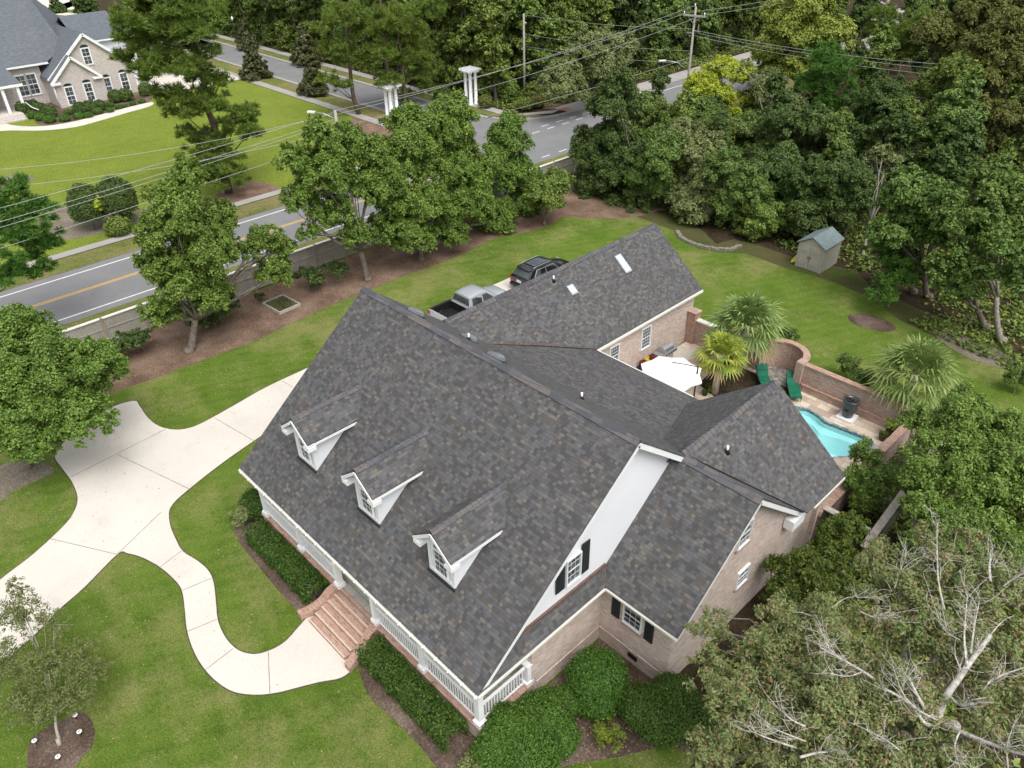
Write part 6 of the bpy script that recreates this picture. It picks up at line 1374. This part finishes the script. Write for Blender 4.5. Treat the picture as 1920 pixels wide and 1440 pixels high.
# ivy and seedlings on the wood floor
r = np.random.default_rng(88); polys_ = [(-46, 6, 50.5, 92, 5200), (-8, 15, 8, 36, 1900), (-66, -150, 62.5, 78, 3600), (-90, -63.3, 66, 130, 3600), (-13, 10, 41, 52, 900)]
PP = []
for x0, x1, y0, y1, k in polys_:
    c_ = np.stack([r.uniform(min(x0, x1), max(x0, x1), k), r.uniform(y0, y1, k)], 1); m = 14
    q = np.repeat(c_, m, 0)+r.normal(size=(k*m, 2))*.38; z = np.abs(r.normal(size=k*m))*.16+.02
    P = np.concatenate([q, z[:, None]], 1); PP.append(P)
PP = np.concatenate(PP); bl_ = np.array([[p.x, p.y] for p in bl])
yb = np.interp(PP[:, 0], bl_[:, 0][np.argsort(bl_[:, 0])], bl_[:, 1][np.argsort(bl_[:, 0])])
ok_ = (PP[:, 0] < -50) | (PP[:, 1] > yb+.15) | ((PP[:, 1] < 37) & (PP[:, 0] > -7.2) & (PP[:, 0]*.7+PP[:, 1] > 9.5)); PP = PP[ok_ & ~((PP[:, 0] > -60.5) & (PP[:, 0] < -46.5)) & ~((np.abs(PP[:, 0]+21.1) < 1.5) & (np.abs(PP[:, 1]-49.5) < 1.8))]
gc = link('ground_cover', leafmesh('ground_cover', PP, np.tile([0, 0, 1.2], (len(PP), 1)), .26, .15, r), LF['wood']); tag(gc, 'low leafy undergrowth covering the floor of the woods', 'undergrowth', kind='stuff')
plant('wax_myrtle', base_px(1470, 1120), [lob('z', 2.2, 1475, 1080, 50), lob('z', 2.0, 1505, 1110, 48), lob('z', 2.6, 1520, 1060, 38), lob('z', 1.6, 1465, 1125, 40), lob('z', 2.0, 1560, 1100, 44)], 'wax', 'yellow-green bushy wax myrtle against the right brick wall', 'shrub', L=.12, W=.06, dens=330, seed=510, r0=.07, spire=1.2)
plant('wax_myrtle', base_px(1570, 1075), [lob('z', 2.2, 1575, 1010, 44), lob('z', 2.0, 1550, 1040, 36), lob('z', 1.8, 1590, 1060, 40), lob('z', 2.4, 1600, 985, 30)], 'wax', 'darker green wax myrtle at the rear corner of the brick wall', 'shrub', L=.12, W=.06, dens=320, seed=511, r0=.07, spire=1.2)

# --- crepe myrtle lower left
plant('crepe_myrtle', base_px(112, 1395), [lob('z', 2.8, 40, 1150, 46), lob('z', 3.0, 100, 1170, 34), lob('z', 2.6, 15, 1250, 60), lob('z', 2.2, 90, 1250, 50), lob('z', 2.0, 150, 1230, 44), lob('z', 1.6, 60, 1330, 54), lob('z', 1.4, 140, 1300, 46), lob('z', 3.2, 35, 1105, 20, 1.5), lob('z', 1.4, 180, 1260, 30)], 'myrtle',
      'thin see-through crepe myrtle with pinkish leaves over the lower left mulch ring', L=.085, W=.036, dens=330, seed=520, r0=.05, K=150, spread=(.1, .2), gap=.3, fill=1.3, bark='rail_wood')

# --- foundation planting of the big house
plant('box_shrub', base_px(1120, 1300), [lob('z', .85, 1120, 1272, 53, .85), lob('z', .5, 1118, 1300, 46, .7)], 'box', 'large clipped round shrub in the corner of the brick walls', 'shrub', L=.075, W=.045, dens=1500, ball=True, zmin=-.6, K=70, seed=530, r0=.05, trunk='stem', spread=(.2, .3), gap=.02)
plant('box_shrub', base_px(1232, 1345), [lob('z', .7, 1205, 1325, 42, .8), lob('z', .75, 1262, 1310, 44, .8), lob('z', .6, 1240, 1350, 46, .8), lob('z', .6, 1290, 1350, 38, .8)], 'holly', 'large dark shrub beside the wing window, right of the round one', 'shrub', L=.075, W=.045, dens=1500, ball=True, zmin=-.6, K=70, seed=531, r0=.05, trunk='stem', gap=.04)
plant('box_shrub', base_px(990, 1385), [lob('z', .8, 960, 1370, 50, .75), lob('z', .8, 1020, 1345, 50, .75), lob('z', .7, 990, 1400, 59, .75), lob('z', .7, 1050, 1320, 32, .8), lob('z', .6, 930, 1410, 42, .8), lob('z', .6, 1050, 1380, 35, .8)], 'box', 'broad low shrub with yellowish tips below the porch corner post', 'shrub', L=.075, W=.045, dens=1500, ball=True, zmin=-.6, K=70, seed=532, r0=.05, trunk='stem', gap=.04)
plant('gold_shrub', base_px(1142, 1388), [lob('z', .4, 1142, 1380, 33, .8)], 'gold', 'small yellow-green shrub alone on the bark mulch', 'shrub', L=.08, W=.04, dens=500, zmin=-.6, K=70, seed=533, r0=.03, trunk='stem', gap=.15)
plant('euonymus_shrub', base_px(884, 1432), [lob('z', .35, 884, 1428, 33, .8)], 'gray', 'small pale leafed shrub at the tip of the right hedge', 'shrub', L=.08, W=.05, dens=520, zmin=-.6, K=70, seed=534, r0=.03, trunk='stem', gap=.08)
plant('box_shrub', base_px(484, 965), [lob('z', .7, 480, 945, 29, .85)], 'holly', 'dark round shrub at the left porch corner', 'shrub', L=.075, W=.045, dens=1500, ball=True, zmin=-.6, K=70, seed=535, r0=.03, trunk='stem', gap=.04)
plant('euonymus_shrub', base_px(455, 985), [lob('z', .55, 452, 968, 24, .85)], 'gray', 'pale green leafy shrub left of the dark round one at the porch end', 'shrub', L=.085, W=.05, dens=560, zmin=-.6, K=70, seed=536, r0=.03, trunk='stem', gap=.08)
def hedge(a, b, w_, h, label, seed):
    a, b = Vector(a), Vector(b); L_ = (b-a).length; d = (b-a).normalized(); s = Vector((-d.y, d.x, 0)); e = empty('hedge', (a+b)/2, label, 'hedge')
    r = np.random.default_rng(seed); n = int(L_*(w_+2*h)*900); t_ = r.random(n); q = r.random(n)*(w_+2*h)
    side = np.where(q < h, -w_/2, np.where(q > w_+h, w_/2, q-h-w_/2)); z = np.where(q < h, q, np.where(q > w_+h, w_+2*h-q, h))
    P = np.outer(t_-.5, [d.x*L_, d.y*L_, 0])+np.outer(side, [s.x, s.y, 0])+np.outer(z, [0, 0, 1]); ph = t_*L_*2.1
    inn = 1-.16*r.random(n)-.10*np.abs(np.sin(ph))*(z/h)-.06*np.sin(ph*3.3+side*4); c = np.outer(t_-.5, [d.x*L_, d.y*L_, 0])+np.array([0, 0, h*.45])
    cor = np.minimum(1, (w_/2-np.abs(side)+.25)/.35*1.0)*.5+.5; P = c+(P-c)*inn[:, None]*np.stack([np.ones(n), np.ones(n), cor], 1)
    P += r.normal(size=P.shape)*.045; N = P-c+np.array([0, 0, .3])
    link('foliage', leafmesh('foliage', P, N, .085, .05, r), LF['holly'], e); mb = MB()
    k_ = int(L_/.6)
    for i in range(k_): p = d*((i+.5)/k_-.5)*L_; put('stem', MB().tube([p, p+Vector((0, 0, h*.7))], [.03, .02], 5), M['bark'], e)
    return e
hedge((-24.9, 8.3, 0), (-19.95, 8.35, 0), .95, .95, 'clipped dark green hedge in front of the left half of the porch', 540)
hedge((-16.6, 8.3, 0), (-11.75, 8.3, 0), .95, .95, 'clipped dark green hedge in front of the right half of the porch', 541)

# --- round shrubs across the road, neighbour's foundation planting
for k, (px, py, rp, rz, lf, lab) in enumerate([(163, 387, 30, 1.25, 'dark', 'left one of two huge clipped ball shrubs across the road'), (219, 373, 31, 1.2, 'dark', 'right one of two huge clipped ball shrubs across the road'), (221, 424, 22, .75, 'wood', 'small dome shrub in front of the two huge ball shrubs'), (238, 400, 16, 1, 'oak', 'ragged shrub against the right huge ball shrub'), (185, 385, 12, 1.6, 'yel', 'bright yellow-green sapling between the two huge ball shrubs')]):
    z = {0: 1.9, 1: 2.2, 2: .7, 3: 1.0, 4: 2.2}[k]; l_ = lob('z', z, px, py, rp, rz); plant('ball_shrub', (l_[0][0], l_[0][1], 0), [l_], lf, lab, 'shrub', L=.17, W=.1, dens=330, seed=550+k, r0=.05, trunk='stem', ball=k < 3, gap=.2, zmin=-.8, K=50)
nbs = [(45, 201, 16, 'h'), (60, 196, 14, 'h'), (75, 200, 13, 'h'), (92, 205, 13, 'h'), (60, 214, 11, 'b'), (75, 218, 11, 'b'), (92, 222, 12, 'b'), (120, 220, 11, 'b'), (127, 208, 9, 'b'), (146, 215, 10, 'b'), (164, 213, 9, 'b'), (182, 206, 10, 'b'), (148, 200, 14, 'h'), (167, 197, 14, 'h'), (185, 193, 12, 'h'), (205, 203, 8, 'b'), (221, 197, 7, 'b'), (232, 194, 6, 'b'), (248, 190, 7, 'b'), (265, 186, 7, 'b'), (215, 178, 14, 'h'), (235, 175, 14, 'h'), (205, 193, 8, 'b'), (272, 165, 14, 'h')]
rr_ = np.random.default_rng(9); bm_ = []
for q in range(2):
    P, N = ballfol(rr_, [((0, 0, .45), (.62, .62, .5))], 500); bm_.append(leafmesh('foliage', P, N, .16, .1, rr_)); bm_[-1].materials.append(LF['box'])
cb_ = ch_ = 0
for k, (px, py, rp, t_) in enumerate(nbs):
    p = at(px, py, .45 if t_ == 'b' else .9); s = rp*.82*depth(p)/F_PX/.62
    if t_ == 'b': cb_ += 1; lab = f'{ORD[cb_-1]} from the left of the clipped ball shrubs beside the neighbour path'
    else: ch_ += 1; lab = f'{ORD[ch_-1]} from the left of the taller dark shrubs against the neighbour wall'
    e = tag(link('round_shrub', bm_[k % 2], None, loc=(p.x, p.y, 0)), lab, 'shrub', 'clipped shrubs at the neighbour house'); e.scale = (s, s, s*(.85 if t_ == 'b' else 1.25)); e.rotation_euler.z = k
    if t_ == 'h': e.material_slots[0].link = 'OBJECT'; e.material_slots[0].material = LF['dark']
for k, (px, py, rp, lf, lab) in enumerate([(910, 191, 13, 'olive', 'low reddish round shrub right of the tall pergola'), (985, 195, 14, 'wood', 'low green shrub at the foot of the corner utility pole'), (1007, 190, 14, 'olive', 'low reddish shrub right of the green one at the corner pole'), (806, 218, 10, 'olive', 'small round shrub beside the half-hidden pergola'), (830, 175, 16, 'dark', 'dark clipped shrub left of the tall pergola'), (893, 172, 14, 'dark', 'dark shrub right behind the tall pergola')]):
    l_ = lob('z', .7, px, py, rp, .8); plant('corner_shrub', (l_[0][0], l_[0][1], 0), [l_], lf, lab, 'shrub', 'shrubs at the street corner', L=.17, W=.1, dens=330, seed=580+k, r0=.04, trunk='stem', ball=True)

# --- palms
def palm(base, h, rad, nf, leaf, label, seed, lean=(0, 0)):
    r = random.Random(seed); e = empty('palm_tree', base, label, 'palm tree', 'cabbage palms round the patio'); top = Vector((lean[0], lean[1], h))
    put('trunk', MB().tube([(0, 0, -.1), top*.5+Vector((0, 0, 0)), top], [.2, .17, .2], 10), M['rail_wood'], e)
    fr, dy = MB(), MB(); st_ = MB()
    for k in range(nf):
        t_ = k/nf; a = k*2.399; el = R(85-125*t_**1.15)+r.uniform(-.12, .12)     # upright young fronds to hanging old ones
        d = Vector((math.cos(a)*math.cos(el), math.sin(a)*math.cos(el), math.sin(el))); Ls = rad*r.uniform(.42, .58)*(1 if el > -.3 else .8)
        hub = top+d*Ls+Vector((0, 0, -Ls*.10)); st_.tube([top, top+d*Ls*.5, hub], [.022, .016, .012], 4, False)
        side = d.cross(Vector((0, 0, 1))); side = side.normalized() if side.length > .1 else Vector((1, 0, 0)); up = side.cross(d)
        mb = dy if (t_ > .86 and r.random() < .8) else fr; nbld = 15
        for j in range(nbld):
            f = (j/(nbld-1)-.5)*R(215); ln = rad*.58*(1-.25*abs(f)/2)*r.uniform(.9, 1.08)
            bd = (d*math.cos(f)+side*math.sin(f)).normalized(); w0 = .052; dr_ = .22+.35*r.random()
            m_ = hub+bd*ln*.5+up*.05*math.cos(f*2)-Vector((0, 0, ln*.08)); tp = hub+bd*ln-Vector((0, 0, ln*dr_)); sv = bd.cross(up).normalized()*w0
            i = len(mb.v); mb.v += [tuple(hub), tuple(m_-sv), tuple(tp), tuple(m_+sv)]; mb.f.append((i, i+1, i+2, i+3)); mb.smooth.append(False)
    put('fronds', fr, LF[leaf], e)
    if dy.v: put('dead_fronds', dy, LF['dry'], e)
    put('frond_stalks', st_, LF[leaf], e)
palm((-17.15, 31.1, .05), 2.5, 1.55, 34, 'palm_y', 'small yellowish palm standing in the patio bed beside the parasol', 601)
c = at(1402, 600, 3.6); palm((c.x, c.y, 0), 3.3, 2.3, 58, 'palm', 'largest palm, behind the garden wall near the garage corner', 602)
c = at(1720, 690, 3.0); palm((c.x, c.y, 0), 2.7, 2.35, 52, 'palm', 'palm behind the long garden wall at the pool end', 603)
# potted mums under the garage window, pots by the small palm
def ballpot(x, y, z, r_, mat, label, name='potted_mum', cat='potted flower', group='three mum pots on the bench'):
    r = np.random.default_rng(int(abs(x*100))); P, N = lobes_to_leaves(r, [((0, 0, r_*1.1), (r_, r_, r_*.8))], 1500, K=50, gap=0, zmin=-.5); e = empty(name, (x, y, z), label, cat, group)
    link('blooms', leafmesh('blooms', P, N, .05, .035, r), mat, e); put('pot', MB().lathe([(r_*.55, 0), (r_*.8, r_*.7), (r_*.75, r_*.72)], 12), M['black'], e)
mr_, my_ = leafmat('red_mums', [(.16, .012, .015), (.28, .03, .03)]), leafmat('yellow_mums', [(.62, .48, .02), (.75, .6, .05)])
q = at(1210, 660, .6)
tag(put('plant_bench', MB().box(-.18, .18, -.7, .7, .35, .42).box(-.15, .15, -.65, -.58, 0, .35).box(-.15, .15, .58, .65, 0, .35), M['shutter'], loc=(-21.2, 30.4, .06)), 'narrow dark bench under the tall garage window', 'bench')
ballpot(-21.2, 29.95, .48, .21, mr_, 'dark red mum nearest the house on the bench'); ballpot(-21.2, 30.4, .48, .21, my_, 'yellow mum in the middle of the bench'); ballpot(-21.2, 30.85, .48, .21, mr_, 'dark red mum at the grill end of the bench')
for k, (px, py, z, rr, lf, lab) in enumerate([(1330, 718, .45, .2, 'olive', 'brown-leaved potted plant, topmost of the three beside the small palm trunk'), (1334, 728, .35, .2, 'gold', 'pale potted plant touching the small palm trunk'), (1322, 734, .3, .2, 'dark', 'dark green potted plant farthest from the small palm trunk')]):
    q = at(px, py, z); ballpot(q.x, q.y, .06, rr, LF[lf], lab, 'potted_plant', 'potted plant', 'pots beside the small palm')

open('/tmp/leaves.txt', 'w').write(str(LEAVES)) if False else None

# little seedlings in the raised bed, fallen leaves on the drive and beds
for k, (x, y_, s_, lf, lab) in enumerate([(-46.5, 98, .75, 'wood', 'leafy tree between the large light green tree and the top right road'), (-46.5, 107, .8, 'dark', 'dark roadside tree left of the bare pale pine'), (-46, 128, 1.0, 'wood', 'farthest roadside tree at the top edge right of the bare pine'), (-45.5, 136, 1.0, 'dark', 'dark far tree at the top edge hiding the end of the road'), (-44.5, 118, .8, 'oak', 'roadside tree immediately right of the bare pale pine base'), (-66, 140, 1.1, 'wood', 'last tree of the wood on the far side of the road')]):
    inst('roadside_tree', PR[k % 4], x, y_, s_, lf, lab, 'trees hiding the far road', rz=k*1.1)
r = np.random.default_rng(5); rb = bpy.data.objects['raised_bed']; q = np.stack([r.uniform(-.85, .85, 500), r.uniform(-.65, .65, 500), r.uniform(.12, .22, 500)], 1)
o = link('seedlings', leafmesh('seedlings', q, np.tile([0, 0, 1.], (500, 1)), .09, .05, r), LF['box'], rb)
n = 900; q = np.stack([r.uniform(-44, -12, n), r.uniform(-8, 14, n), np.full(n, .034)], 1); q2 = np.stack([r.uniform(-45.5, -36, 1500), r.uniform(2, 48, 1500), np.full(1500, .03)], 1); q3 = np.stack([r.uniform(-11, -5, 700), r.uniform(7.5, 14.5, 700), np.full(700, .03)], 1)
q = np.concatenate([q, q2, q3]); q = q[~((q[:, 0] > -25.4) & (q[:, 0] < -11.2) & (q[:, 1] > 8.8))]; o = link('fallen_leaves', leafmesh('fallen_leaves', q, np.tile([0, 0, 3.], (len(q), 1)), .07, .045, r), LF['dry']); tag(o, 'scattered dry leaves fallen on the lawn, straw bed and driveway', 'fallen leaves', kind='stuff')
